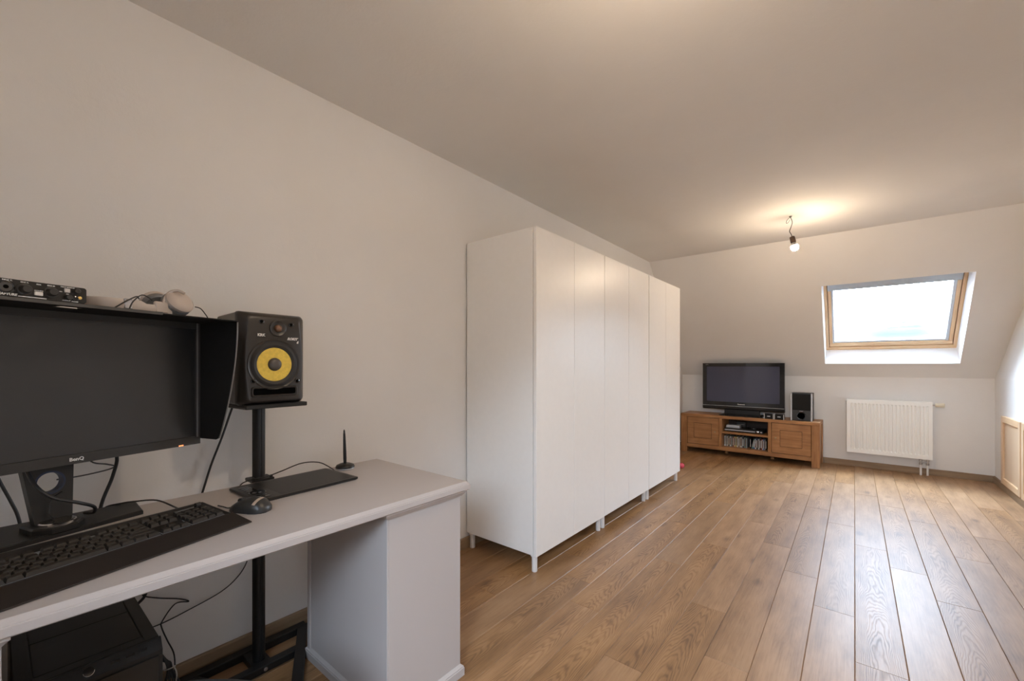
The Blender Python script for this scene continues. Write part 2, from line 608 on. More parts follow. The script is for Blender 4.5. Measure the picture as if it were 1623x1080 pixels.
joint = {11: 2.49, 12: 2.117, 13: 3.234, 14: 2.921, 15: 3.656, 10: 2.809, 9: 3.167, 8: 2.145, 6: 2.495, 5: 1.779}
x_first = 1.9185 - 12 * PW       # left edge of column 0
for k in range(-1, 20):
    xa = x_first + k * PW
    xb = xa + PW
    x0, x1 = max(xa, 0.0), min(xb, XR)
    if x1 - x0 < 0.01:
        continue
    j = joint.get(k, YN + random.random() * PL)
    while j > YN + 0.02:
        j -= PL
    y = j
    while y < YF - 0.01:
        y0, y1 = max(y, YN), min(y + PL, YF)
        if y1 - y0 > 0.01:
            o = bpy.data.objects.new('plank', plank_mesh(x1 - x0, y1 - y0))
            COL.objects.link(o)
            o.parent = fl
            o.location = (x0, y0, 0)
        y += PL

structure(MB().box(-0.1, 0.0, YN - 0.1, YF + 0.1, -0.12, ZC + 0.1).build('wall_left', 'wall'))
structure(MB().box(-0.1, XR + 0.25, YF, YF + 0.1, -0.12, ZK).build('wall_far', 'wall'))
structure(MB().box(-0.1, XR + 0.25, YN - 0.1, YN, -0.12, ZK).build('wall_near', 'wall'))
structure(MB().box(-0.1, XR + 0.3, YCN - 0.12, YCF + 0.12, ZC, ZC + 0.1).build('ceiling', 'ceiling'))
# right wall: upright to the knee height, leaning out a little above it
mw = MB()
mw.loft([[(XR, y, -0.12), (XR, y, ZK), (XR + 0.14, y, ZC + 0.05), (XR + 0.25, y, ZC + 0.05), (XR + 0.12, y, -0.12)] for y in (YN - 0.1, YF + 0.1)])
structure(mw.build('wall_right', 'wall'))

# window openings on the two roof slopes (x range, distance up the slope)
WX0, WX1 = 1.653, 2.735
SL = math.hypot(YF - YCF, ZC - ZK)
SY, SZ = (YF - YCF) / SL, (ZC - ZK) / SL     # slope direction components
WS0, WS1 = (1.177 - ZK) / SZ, (1.972 - ZK) / SZ


def slope_frame(far):
    if far:
        return basis((0, YF, ZK), (1, 0, 0), (0, -SY, SZ), (0, -SZ, -SY))
    return basis((XR, YN, ZK), (-1, 0, 0), (0, SY, SZ), (0, SZ, -SY))


def slope_wall(name, far):
    F = slope_frame(far)
    a, b = (WX0, WX1) if far else (XR - WX1, XR - WX0)
    m = MB(mat=F)
    lo, hi = -0.12, XR + 0.25
    if not far:
        lo, hi = -0.25, XR + 0.12
    t = -0.05
    vs, fs = [], []
    X_ = [lo, a, b, hi]
    S_ = [0.0, WS0, WS1, SL + 0.02]
    for dz in (0.0, t):
        for s in S_:
            for x in X_:
                vs.append((x, s, dz))
    for j in range(3):
        for i in range(3):
            if i == 1 and j == 1:
                continue
            p = j * 4 + i
            fs.append((p, p + 1, p + 5, p + 4))
            fs.append((p + 16, p + 20, p + 21, p + 17))
    # rim of the opening
    h = [5, 6, 10, 9]
    for i in range(4):
        fs.append((h[i], h[(i + 1) % 4], h[(i + 1) % 4] + 16, h[i] + 16))
    m.mesh(vs, fs)
    return structure(m.build(name, 'wall'))


slope_wall('wall_far_slope', True)
slope_wall('wall_near_slope', False)


def roof_window(name, far):
    F = slope_frame(far)
    a, b = (WX0, WX1) if far else (XR - WX1, XR - WX0)
    root = bpy.data.objects.new(name, None)
    root.empty_display_size = 0.1
    COL.objects.link(root)
    root.matrix_world = F @ Matrix.Translation(((a + b) / 2, WS0, 0))
    root['kind'] = 'structure'
    W = (b - a) / 2
    H = WS1 - WS0
    D = -0.240                       # depth of the frame's face behind the plaster
    # lower lining rises straight up, upper lining runs level
    up = 0.002
    dn = 0.095
    g = 0.0
    for nm, vs in (('lining', [(-W, 0, g), (W, 0, g), (W - 0.004, up, D), (-W + 0.004, up, D)]),
                   ('lining', [(-W, H, g), (W, H, g), (W - 0.004, H - dn, D), (-W + 0.004, H - dn, D)]),
                   ('lining', [(-W, 0, g), (-W, H, g), (-W + 0.004, H - dn, D), (-W + 0.004, up, D)]),
                   ('lining', [(W, 0, g), (W, H, g), (W - 0.004, H - dn, D), (W - 0.004, up, D)])):
        m = MB()
        c = Vector((0, H / 2, D / 2))
        n = (Vector(vs[1]) - Vector(vs[0])).cross(Vector(vs[2]) - Vector(vs[0])).normalized()
        if n.dot(Vector(vs[0]) - c) < 0:
            n = -n
        vs2 = [Vector(v) + n * 0.008 for v in vs]
        m.mesh(list(vs) + vs2, [(0, 1, 2, 3), (7, 6, 5, 4), (0, 4, 5, 1), (1, 5, 6, 2), (2, 6, 7, 3), (3, 7, 4, 0)])
        m.build(nm, 'lining', root)
    y0, y1, x0, x1 = up, H - dn, -W + 0.004, W - 0.004
    # fixed timber frame
    fw = 0.040
    fs = 0.027                       # stile width
    ft, fb = D + 0.004, D - 0.09
    fr = MB()
    fr.box(x0, x1, y0, y0 + fw, fb, ft, 0.003)
    f_o = fr.build('frame_rail', 'pine_x', root)
    MB().box(x0, x1, y1 - fw, y1, fb, ft, 0.003).build('frame_rail', 'pine_x', root)
    MB().box(x0, x0 + fs, y0 + fw, y1 - fw, fb, ft, 0.003).build('frame_stile', 'pine', root)
    MB().box(x1 - fs, x1, y0 + fw, y1 - fw, fb, ft, 0.003).build('frame_stile', 'pine', root)
    # opening sash, set a little deeper behind a shadow gap
    gx = 0.005
    sx0, sx1, sy0, sy1 = x0 + fs + gx, x1 - fs - gx, y0 + fw + gx, y1 - fw - gx
    sw = 0.046
    ss = 0.030
    st, sb = D - 0.006, D - 0.075
    MB().box(sx0, sx1, sy0, sy0 + sw, sb, st, 0.004).build('sash_rail', 'pine_x', root)
    MB().box(sx0, sx1, sy1 - sw, sy1, sb, st, 0.004).build('sash_rail', 'sash_grey', root)
    MB().box(sx0, sx0 + ss, sy0 + sw, sy1 - sw, sb, st, 0.004).build('sash_stile', 'pine', root)
    MB().box(sx1 - ss, sx1, sy0 + sw, sy1 - sw, sb, st, 0.004).build('sash_stile', 'pine', root)
    for (a_, b_, c_, d_) in ((x0 + fs - 0.004, x0 + fs + gx + 0.006, y0 + fw, y1 - fw), (x1 - fs - gx - 0.006, x1 - fs + 0.004, y0 + fw, y1 - fw),
                             (x0 + fw, x1 - fw, y0 + fw - 0.004, y0 + fw + gx + 0.006), (x0 + fw, x1 - fw, y1 - fw - gx - 0.006, y1 - fw + 0.004)):
        MB().box(a_, b_, c_, d_, D - 0.072, D - 0.030).build('gap_blocker', 'rubber', root)  # black strips added to block sky light leaking round the sash
    # grey aluminium channels for the blind and the rolled blind at the top
    ix0, ix1, iy0, iy1 = sx0 + ss, sx1 - ss, sy0 + sw, sy1 - sw
    MB().box(ix0, ix0 + 0.018, iy0, iy1, D - 0.06, D - 0.012, 0.003).build('blind_channel', 'sash_grey', root)
    MB().box(ix1 - 0.024, ix1, iy0, iy1, D - 0.06, D - 0.012, 0.003).build('blind_channel', 'sash_grey', root)
    MB().box(ix0, ix1, iy0, iy0 + 0.020, D - 0.06, D - 0.018, 0.003).build('glazing_bar', 'sash_grey', root)
    bl = MB()
    bl.box(ix0 - 0.03, ix1 + 0.03, iy1 - 0.045, iy1 + sw + 0.02, D - 0.052, D + 0.012, 0.008)
    bl.build('rolled_blind', 'blind', root)
    MB().box(ix0 - 0.01, ix1 + 0.01, iy0 - 0.005, iy1 + 0.01, D - 0.066, D - 0.061).build('pane', 'glass', root)
    # sky light portal filling the opening
    ld = bpy.data.lights.new(name + '_portal', 'AREA')
    ld.shape = 'RECTANGLE'
    ld.size = ix1 - ix0 - 0.02
    ld.size_y = iy1 - iy0 - 0.02
    ld.cycles.is_portal = True
    lo = bpy.data.objects.new(name + '_portal', ld)
    COL.objects.link(lo)
    lo.parent = root
    lo.location = (0, (iy0 + iy1) / 2, D - 0.058)
    lo.rotation_euler = (PI, 0, 0)
    return root


roof_window('window_1', True)
roof_window('window_2', False)

# baseboards
BH, BT = 0.066, 0.014
structure(MB().rect_loft(-0.002, BT, YN, YF, [(0, 0), (BH - 0.004, 0), (BH, 0.003)]).build('baseboard_left', 'skirt'))
structure(MB().rect_loft(BT, XR - BT, YF - BT, YF + 0.002, [(0, 0), (BH - 0.004, 0), (BH, 0.003)]).build('baseboard_far', 'skirt_x'))
structure(MB().rect_loft(XR - BT, XR + 0.002, YN, YF, [(0, 0), (BH - 0.004, 0), (BH, 0.003)]).build('baseboard_right', 'skirt'))
structure(MB().rect_loft(BT, XR - BT, YN - 0.002, YN + BT, [(0, 0), (BH - 0.004, 0), (BH, 0.003)]).build('baseboard_near', 'skirt_x'))

# low timber hatches in the right wall
def hatch(name, ya, yb, za, zb):
    root = bpy.data.objects.new(name, None)
    root.empty_display_size = 0.1
    COL.objects.link(root)
    root.location = (XR, (ya + yb) / 2, za)
    root['kind'] = 'structure'
    h, w = zb - za, (yb - ya) / 2
    s = 0.055
    t0, t1 = -0.022, 0.002
    MB().box(t0, t1, -w, -w + s, 0, h, 0.002).build('frame_stile', 'pine_z', root)
    MB().box(t0, t1, w - s, w, 0, h, 0.002).build('frame_stile', 'pine_z', root)
    MB().box(t0, t1, -w + s, w - s, h - s, h, 0.002).build('frame_rail', 'pine', root)
    MB().box(t0, t1, -w + s, w - s, 0, s, 0.002).build('frame_rail', 'pine', root)
    MB().box(t0 + 0.014, t1, -w + s, w - s, s, h - s).build('panel', 'hatch_panel', root)


hatch('door_1', 5.305, 5.885, 0.068, 0.690)
hatch('door_2', 4.70, 5.268, 0.068, 0.690)

# ------------------------------------------------------------------ three white wardrobes along the left wall
wl = ['nearest tall white wardrobe on short legs, its plain left side in full view',
      'middle one of the three tall white wardrobes along the left wall',
      'farthest tall white wardrobe, standing in front of the television stand']


def wardrobe(first_label):
    t = thing('wardrobe', first_label, 'wardrobe', (0.28, 2.282, 0), 0, 'tall white wardrobes in a row')
    x0, x1, xd = -0.266, 0.252, 0.278      # back, front of carcass, front of doors
    w, z0, z1, th = 0.4065, 0.099, 1.930, 0.018
    MB().box(x0, x1, -w, -w + th, z0, z1, 0.001).build('side_panel', 'cab', t)
    MB().box(x0, x1, w - th, w, z0, z1, 0.001).build('side_panel', 'cab', t)
    MB().box(x0, x1, -w + th, w - th, z1 - th, z1, 0.001).build('top_panel', 'cab', t)
    MB().box(x0, x1, -w + th, w - th, z0, z0 + th, 0.001).build('bottom_panel', 'cab', t)
    MB().box(x0, x0 + 0.006, -w + th, w - th, z0 + th, z1 - th).build('back_panel', 'cab', t)
    for a, b in ((-w + 0.0005, -0.0015), (0.0015, w - 0.0005)):
        MB().box(x1 + 0.005, xd, a, b, z0 - 0.003, z1, 0.0012).build('door', 'cab', t)
    for lx in (-0.245, 0.243):
        for ly in (-w + 0.030, w - 0.030):
            m = MB()
            m.lathe([(0.0145, 0.0), (0.0160, 0.003), (0.0160, z0 - 0.012), (0.022, z0 - 0.012), (0.022, z0)], (lx, ly, 0), seg=20)
            m.build('leg', 'cab_leg', t, smooth=True)
    return t


w0 = wardrobe(wl[0])
dup(w0, (0.279, 3.101, 0), 0.0, wl[1])
dup(w0, (0.281, 3.922, 0), 0.0, wl[2])

# ------------------------------------------------------------------ desk
DZ = 0.725
DO = (0.49, 0.39, 0)
desk = thing('desk', 'long light grey desk with two pedestals along the left wall', 'desk', DO)
m = MB(DO)
m.rect_loft(0.188, 0.802, -0.355, 1.119, [(0.694, 0.003), (0.697, 0.0), (0.7125, 0.0), (0.7140, 0.0025), (0.7155, 0.0025), (0.7170, 0.0045), (0.7245, 0.0115), (0.725, 0.0125)])
m.build('desktop', 'desk', desk)


def pedestal(ya, yb, inner):
    p = MB(DO)
    p.box(0.234, 0.775, ya, yb, 0.034, 0.672, 0.0015)
    ped = p.build('pedestal', 'desk', desk)
    # raised edging round the inner side panel
    yi = ya if inner < 0 else yb
    y0, y1 = (yi - 0.006, yi) if inner < 0 else (yi, yi + 0.006)
    MB(DO).box(0.234, 0.254, y0, y1, 0.034, 0.672, 0.001).build('edging', 'desk', ped)
    MB(DO).box(0.763, 0.775, y0, y1, 0.034, 0.672, 0.001).build('edging', 'desk', ped)
    q = MB(DO)
    q.rect_loft(0.222, 0.787, ya - 0.012, yb + 0.010, [(0.0, 0.0), (0.028, 0.0), (0.030, 0.002), (0.034, 0.002), (0.036, 0.005), (0.042, 0.0115)])
    q.build('plinth', 'desk', ped)
    c = MB(DO)
    c.rect_loft(0.222, 0.793, ya - 0.020, yb + 0.016, [(0.669, 0.0185), (0.672, 0.012), (0.674, 0.011), (0.684, 0.003), (0.687, 0.0), (0.692, 0.0), (0.692, 0.006), (0.6945, 0.006)])
    c.build('cornice', 'desk', ped)


pedestal(0.780, 1.092, -1)
pedestal(-0.328, -0.004, 1)

# ------------------------------------------------------------------ television corner
# low wooden TV stand, very slightly turned
TR = math.radians(-1.6)
TO = (0.862, 6.02, 0)
tv_stand = thing('tv_stand', 'low brown wooden TV stand with two panelled doors and open shelves', 'TV stand', TO, TR)
FY = -0.195        # local front plane
BY = 0.185
W2 = 0.7615
ZT = 0.513
m = MB()
m.rect_loft(-W2, W2, FY, BY, [(ZT - 0.036, 0), (ZT - 0.004, 0), (ZT, 0.004)])
m.build('top', 'stand', tv_stand)
for sx in (-1, 1):
    for (ya, yb) in ((FY + 0.001, FY + 0.062), (BY - 0.06, BY)):
        a, b = (-W2, -W2 + 0.078) if sx < 0 else (W2 - 0.078, W2)
        MB().box(a, b, ya, yb, 0, ZT - 0.036, 0.003).build('leg', 'stand_z', tv_stand)
    a, b = (-W2 + 0.012, -W2 + 0.035) if sx < 0 else (W2 - 0.035, W2 - 0.012)
    MB().box(a, b, FY + 0.062, BY - 0.06, 0.075, ZT - 0.036).build('side_panel', 'stand_z', tv_stand)
MB().box(-W2 + 0.078, W2 - 0.078, FY + 0.004, FY + 0.045, 0.070, 0.117, 0.002).build('bottom_rail', 'stand', tv_stand)
MB().box(-W2 + 0.035, W2 - 0.035, FY + 0.045, BY - 0.02, 0.100, 0.117).build('bottom_panel', 'stand', tv_stand)
MB().box(-W2 + 0.035, W2 - 0.035, BY - 0.02, BY - 0.008, 0.10, ZT - 0.036).build('back_panel', 'stand_in', tv_stand)
XD0, XD1 = -0.270, 0.274          # centres of the two dividers
for xd in (XD0, XD1):
    MB().box(xd - 0.017, xd + 0.017, FY + 0.004, BY - 0.02, 0.117, ZT - 0.036, 0.002).build('divider', 'stand_z', tv_stand)
MB().box(XD0 + 0.017, XD1 - 0.017, FY + 0.012, BY - 0.02, 0.288, 0.312, 0.002).build('shelf', 'stand', tv_stand)
for i, (a, b, kx) in enumerate(((-W2 + 0.078, XD0 - 0.017, 1), (XD1 + 0.017, W2 - 0.078, -1))):
    g = 0.004
    a, b, z0, z1 = a + g, b - g, 0.117 + g, ZT - 0.036 - g
    d = MB()
    d.box(a, b, FY + 0.010, FY + 0.030, z0, z1, 0.002)
    door = d.build('door', 'stand', tv_stand)
    # frame of the inner field: four mitred strips round a raised centre
    fx0, fx1, fz0, fz1 = a + 0.085, b - 0.085, z0 + 0.080, z1 - 0.080
    fy = FY + 0.0095
    MB().box(fx0 - 0.002, fx1 + 0.002, fy - 0.0005, fy + 0.004, fz0 - 0.002, fz1 + 0.002).build('panel_groove', 'stand_in', door)
    MB().box(fx0 + 0.001, fx1 - 0.001, fy - 0.0035, fy + 0.004, fz0 + 0.001, fz1 - 0.001, 0.0025).build('panel', 'stand', door)
    kz = 0.5 * (z0 + z1) + 0.0
    kxp = b - 0.042 if kx > 0 else a + 0.042
    k = MB()
    k.lathe([(0.006, 0.0), (0.004, 0.008), (0.0095, 0.014), (0.0095, 0.019), (0.004, 0.022)], (kxp, FY + 0.011, kz), (0, -1, 0), 14)
    k.build('knob', 'knob', door, smooth=True)
for lx in (-0.25, 0.27):
    MB().lathe([(0.018, 0), (0.022, 0.004), (0.022, 0.099)], (lx, 0.02, 0), seg=12).build('centre_foot', 'stand_z', tv_stand, smooth=True)

# television
TVO = (0.803, 6.005, ZT)
tv = thing('television', 'flat black plasma television on the wooden TV stand', 'television', TVO)
tw, z0, z1 = 0.463, 0.072, 0.672
m = MB()
yF = -0.030
# bezel ring round the screen
sx, sz0, sz1 = 0.414, 0.172, 0.629
m.mesh([(-tw, yF, z0 + 0.05), (tw, yF, z0 + 0.05), (tw, yF, z1), (-tw, yF, z1),
        (-sx, yF, sz0), (sx, yF, sz0), (sx, yF, sz1), (-sx, yF, sz1),
        (-sx, yF + 0.006, sz0), (sx, yF + 0.006, sz0), (sx, yF + 0.006, sz1), (-sx, yF + 0.006, sz1),
        (-tw, yF + 0.05, z0 + 0.05), (tw, yF + 0.05, z0 + 0.05), (tw, yF + 0.05, z1), (-tw, yF + 0.05, z1)],
       [(0, 1, 5, 4), (1, 2, 6, 5), (2, 3, 7, 6), (3, 0, 4, 7), (4, 5, 9, 8), (5, 6, 10, 9), (6, 7, 11, 10), (7, 4, 8, 11),
        (0, 12, 13, 1), (1, 13, 14, 2), (2, 14, 15, 3), (3, 15, 12, 0)])
m.build('bezel', 'black_gloss', tv)
m = MB()
m.loft([[(-tw + i, y, z0 + 0.05 + i), (tw - i, y, z0 + 0.05 + i), (tw - i, y, z1 - i), (-tw + i, y, z1 - i)] for y, i in ((yF + 0.0505, 0), (yF + 0.06, 0.01), (yF + 0.085, 0.07))])
m.build('back_shell', 'black', tv)
MB().box(-sx, sx, yF + 0.006, yF + 0.012, sz0, sz1).build('screen', 'tv_screen', tv)
m = MB()
m.prism([(yF - 0.006, z0 + 0.049), (yF - 0.002, z0 + 0.012), (yF + 0.012, z0), (yF + 0.05, z0), (yF + 0.05, z0 + 0.049)], -tw, tw, 'YZ')
m.build('speaker_bar', 'black_sat', tv)
MB().box(-tw, tw, yF - 0.0075, yF + 0.0, z0 + 0.044, z0 + 0.0485, 0.001).build('trim_strip', 'alu', tv)
m = MB()
m.box(-0.20, 0.20, yF + 0.012, yF + 0.05, 0.012, z0 + 0.02, 0.004)
m.build('neck', 'black', tv)
m = MB()
out = [(-0.235 + 0.0, -0.135), (0.235, -0.135), (0.215, -0.150), (-0.215, -0.150)]
m.loft([[(-0.25, 0.11, 0), (-0.25, -0.12, 0), (-0.20, -0.155, 0), (0.20, -0.155, 0), (0.25, -0.12, 0), (0.25, 0.11, 0)],
        [(-0.245, 0.105, 0.012), (-0.245, -0.115, 0.008), (-0.195, -0.150, 0.006), (0.195, -0.150, 0.006), (0.245, -0.115, 0.008), (0.245, 0.105, 0.012)],
        [(-0.21, 0.06, 0.022), (-0.21, -0.05, 0.020), (-0.19, -0.06, 0.019), (0.19, -0.06, 0.019), (0.21, -0.05, 0.020), (0.21, 0.06, 0.022)]])
m.build('base', 'black_gloss', tv)
lettering('Panasonic', 0.021, 'print_', tv, facing_ny((-0.003, yF - 0.0005, z0 + 0.072)), bold=0.0004)
lettering('VIERA', 0.014, 'print_dim', tv, facing_ny((-0.410, yF - 0.0005, z1 - 0.020)))

# two little silver-edged speakers and the subwoofer
def satellite(x, y, rz, label):
    t = thing('satellite_speaker', label, 'speaker', (x, y, ZT), rz, 'little speakers beside the television')
    MB().box(-0.048, 0.048, -0.035, 0.035, 0, 0.062, 0.003).build('cabinet', 'black', t)
    MB().box(-0.042, 0.042, -0.0385, -0.034, 0.004, 0.058, 0.002).build('grille', 'black_mat', t)
    for s in (-1, 1):
        MB().box(s * 0.0465 - 0.0035, s * 0.0465 + 0.0035, -0.0395, -0.02, 0, 0.0635, 0.001).build('edge_strip', 'alu', t)
    MB().box(-0.016, 0.016, -0.0392, -0.0382, 0.028, 0.038).build('name_plate', 'alu', t)
    return t


satellite(1.122, 5.872, TR, 'left one of two little silver-edged black speakers under the television')
satellite(1.228, 5.868, TR - 0.02, 'right one of two little silver-edged black speakers, next to the subwoofer')

SO = (1.440, 5.99, ZT)
sub = thing('subwoofer', 'black subwoofer with silver side strips on the right end of the TV stand', 'speaker', SO)
h, w, d = 0.320, 0.105, 0.12
MB().box(-w, w, -d + 0.006, d, 0, h, 0.003).build('cabinet', 'black', sub)
MB().box(-w + 0.016, w - 0.016, -d - 0.003, -d + 0.008, 0.125, h - 0.010, 0.003).build('grille', 'black_mat', sub)
MB().box(-w + 0.016, w - 0.016, -d - 0.001, -d + 0.008, 0.004, 0.123, 0.002).build('front_panel', 'grey_dark', sub)
for s in (-1, 1):
    MB().box(s * (w - 0.008) - 0.008, s * (w - 0.008) + 0.008, -d - 0.004, -d + 0.012, 0, h, 0.003).build('side_strip', 'alu', sub)
m = MB()
m.lathe([(0.046, 0.0), (0.046, 0.004), (0.038, 0.003), (0.031, -0.010), (0.030, -0.04), (0.001, -0.04)], (0, -d - 0.001, 0.060), (0, -1, 0), 28)
m.build('bass_port', 'black_gloss', sub, smooth=True)
lettering('SONY', 0.013, 'print_', sub, facing_ny((0.0, -d - 0.0015, 0.113)))

# player, router and case on the upper shelf; discs on the lower one
def stand_pt(x, y, z):
    p = Matrix.Rotation(TR, 4, 'Z') @ Vector((x, y, z))
    return (p[0] + TO[0], p[1] + TO[1], p[2])


dv = thing('dvd_player', 'slim black disc player with silver front edge on the upper shelf', 'player', stand_pt(-0.02, -0.005, 0.312), TR)
MB().box(-0.215, 0.215, -0.12, 0.12, 0.004, 0.044, 0.003).build('case', 'black_sat', dv)
MB().box(-0.215, 0.13, -0.1235, -0.119, 0.016, 0.029, 0.001).build('front_strip', 'alu', dv)
MB().lathe([(0.014, 0), (0.014, 0.010), (0.011, 0.012)], (0.158, -0.119, 0.023), (0, -1, 0), 18).build('dial', 'chrome', dv, smooth=True)
MB().box(0.185, 0.205, -0.1225, -0.119, 0.017, 0.029, 0.001).build('button', 'alu', dv)
for sx in (-0.19, 0.19):
    MB().box(sx - 0.012, sx + 0.012, -0.10, 0.10, 0, 0.0045).build('foot', 'rubber', dv)
wb = thing('white_case', 'flat white plastic case lying on the disc player', 'case', stand_pt(-0.152, -0.02, 0.356), TR + 0.04)
MB().box(-0.078, 0.078, -0.055, 0.055, 0, 0.018, 0.003).build('lower_shell', 'white_box', wb)
MB().box(-0.078, 0.078, -0.055, 0.055, 0.0182, 0.032, 0.003).build('upper_shell', 'white_box', wb)
gr = thing('router', 'small dark grey box standing behind the white case on the shelf', 'router', stand_pt(-0.088, 0.095, 0.356), TR)
MB().box(-0.055, 0.055, -0.03, 0.03, 0, 0.066, 0.004).build('case', 'grey_dark', gr)
MB().box(-0.045, 0.045, -0.0315, -0.0295, 0.03, 0.034).build('front_strip', 'print_dim', gr)
sm = thing('remote_receiver', 'tiny black receiver with a bright light on the disc player', 'receiver', stand_pt(0.085, -0.05, 0.356), TR)
MB().box(-0.03, 0.03, -0.02, 0.02, 0, 0.018, 0.004).build('case', 'black_gloss', sm)
MB().box(-0.003, 0.003, -0.0215, -0.0195, 0.006, 0.013).build('indicator', 'print_', sm)

ordinal = ['first', 'second', 'third', 'fourth', 'fifth', 'sixth', 'seventh', 'eighth', 'ninth', 'tenth', 'eleventh', 'twelfth',
           'thirteenth', 'fourteenth', 'fifteenth', 'sixteenth', 'seventeenth', 'eighteenth', 'nineteenth', 'twentieth',
           'twenty-first', 'twenty-second', 'twenty-third', 'twenty-fourth', 'twenty-fifth', 'twenty-sixth', 'twenty-seventh',
           'twenty-eighth', 'twenty-ninth', 'thirtieth', 'thirty-first', 'thirty-second', 'thirty-third', 'thirty-fourth', 'thirty-fifth']
cdcol = dict(white=(0.62, 0.62, 0.58), cream=(0.55, 0.47, 0.32), grey=(0.26, 0.27, 0.26), black=(0.02, 0.02, 0.022), red=(0.34, 0.06, 0.04),
             green=(0.10, 0.22, 0.12), teal=(0.05, 0.19, 0.22), blue=(0.06, 0.10, 0.26), yellow=(0.55, 0.40, 0.08), brown=(0.20, 0.10, 0.05))
for k, c in cdcol.items():
    MAT['cd_' + k] = plain(k + '_disc_sleeve', c, 0.35, var=0.12, scale=60)
seq = ['white', 'grey', 'white', 'cream', 'black', 'white', 'grey', 'green', 'red', 'cream', 'yellow', 'cream', 'white', 'brown', 'cream', 'white', 'grey',
       'black', 'grey', 'green', 'grey', 'black', 'teal', 'teal', 'blue', 'white', 'black', 'grey', 'white', 'black', 'red', 'white', 'blue', 'grey', 'black']
x = XD0 + 0.022
for i, k in enumerate(seq):
    wdt = 0.0104 if i % 5 else 0.0146
    gap = 0.0
    if i == 21:
        x += 0.030
    if i == 22:
        x += 0.004
    lean = 0.0 if i not in (22, 23, 24) else 0.20
    if i == 25:
        x += 0.003
    hh = 0.125 + (0.004 if i % 3 == 0 else 0.0)
    t = thing('cd_case', '%s disc case, %s from the left on the lower shelf' % (k, ordinal[i]), 'disc case',
              stand_pt(x + wdt / 2, -0.035 + (i % 4) * 0.004, 0.1175), TR, 'disc cases on the lower shelf')
    R = Matrix.Rotation(lean, 4, 'Y')
    lift = 0.0 if lean == 0 else abs(math.sin(lean)) * wdt * 0.5
    mm = MB(mat=Matrix.Translation((0, 0, lift)) @ R)
    mm.box(-wdt / 2 + 0.0004, wdt / 2 - 0.0004, -0.058, 0.066, 0, hh, 0.0006)
    mm.build('case', 'black_gloss' if k == 'black' else 'cd_' + k, t)
    ms = MB(mat=Matrix.Translation((0, 0, lift)) @ R)
    ms.box(-wdt / 2 + 0.002, wdt / 2 - 0.002, -0.0590, -0.0575, 0.02, hh - 0.015)
    ms.build('spine_label', 'cd_white' if k in ('black', 'teal', 'blue', 'red', 'brown') else 'cd_brown' if i % 2 else 'cd_grey', t)
    x += wdt + (0.0012 if lean == 0 else 0.0016)

# ------------------------------------------------------------------ radiator
RO = (2.196, YF - 0.06, 0)
rad = thing('radiator', 'white panel radiator with vertical ribs under the roof window', 'radiator', RO)
W, rz0, rz1 = 0.347, 0.172, 0.774
yf, yb = -0.040, 0.050
m = MB()
n = 21
pitch = (2 * W - 0.05) / n
xs = []
for i in range(n):
    c = -W + 0.025 + (i + 0.5) * pitch
    xs += [(c - pitch * 0.5, 0), (c - pitch * 0.22, 0), (c - pitch * 0.10, 1), (c + pitch * 0.24, 1), (c + pitch * 0.36, 0)]
xs = [(-W, 0)] + xs + [(W, 0)]
rows = [(rz0, 0), (rz0 + 0.040, 0), (rz0 + 0.052, 1), (rz1 - 0.055, 1), (rz1 - 0.043, 0), (rz1 - 0.006, 0), (rz1, -0.4)]
dep = 0.013
m.loft([[(x_, yf + (dep if (a and b > 0) else 0) + (0.004 if b < 0 else 0), z) for x_, a in xs] for z, b in rows], closed=False)
m.build('front_panel', 'rad', rad)
m = MB()
m.box(-W + 0.01, W - 0.01, yb - 0.012, yb - 0.004, rz0 + 0.01, rz1 - 0.01)
m.build('back_panel', 'rad', rad)
MB().box(-W, W, yf + 0.002, yb - 0.002, rz1 - 0.012, rz1, 0.003).build('top_grille', 'rad', rad)
MB().box(-W, W, yf + 0.002, yb - 0.02, rz0, rz0 + 0.008, 0.002).build('bottom_edge', 'rad', rad)
for s in (-1, 1):
    MB().box(s * (W - 0.003) - 0.004, s * (W - 0.003) + 0.004, yf + 0.001, yb - 0.002, rz0 + 0.002, rz1 - 0.003, 0.002).build('side_cover', 'rad', rad)
m = MB()
m.cyl((W, -0.005, rz1 - 0.030), (W + 0.022, -0.005, rz1 - 0.030), 0.010, seg=14)
m.build('valve_body', 'chrome', rad, smooth=True)
m = MB()
m.lathe([(0.017, 0), (0.019, 0.005), (0.019, 0.04), (0.021, 0.046), (0.021, 0.066), (0.016, 0.070)], (W + 0.022, -0.005, rz1 - 0.030), (1, 0, 0), 20)
m.build('thermostat_head', 'valve', rad, smooth=True)
MB().cyl((-W - 0.014, 0, rz1 - 0.02), (-W, 0, rz1 - 0.02), 0.007, seg=12).build('vent_plug', 'pipe', rad, smooth=True)
for px in (W - 0.085, W - 0.033):
    m = MB()
    m.cyl((px, 0.0, 0.0), (px, 0.0, 0.112), 0.009, seg=14)
    m.build('pipe', 'pipe', rad, smooth=True)
    m = MB()
    m.lathe([(0.011, 0.108), (0.0135, 0.112), (0.0135, 0.128), (0.009, 0.130), (0.009, 0.145), (0.014, 0.147), (0.014, 0.163), (0.010, 0.165), (0.010, rz0)], (px, 0, 0), seg=12)
    m.build('pipe_union', 'steel', rad, smooth=True)
MB().cyl((W - 0.085, 0, 0.138), (W - 0.033, 0, 0.138), 0.007, seg=10).build('union_bridge', 'steel', rad, smooth=True)
for bx in (-0.25, 0.25):
    MB().box(bx - 0.02, bx + 0.02, yb - 0.005, 0.061, rz0 + 0.10, rz1 - 0.06).build('wall_bracket', 'rad', rad)


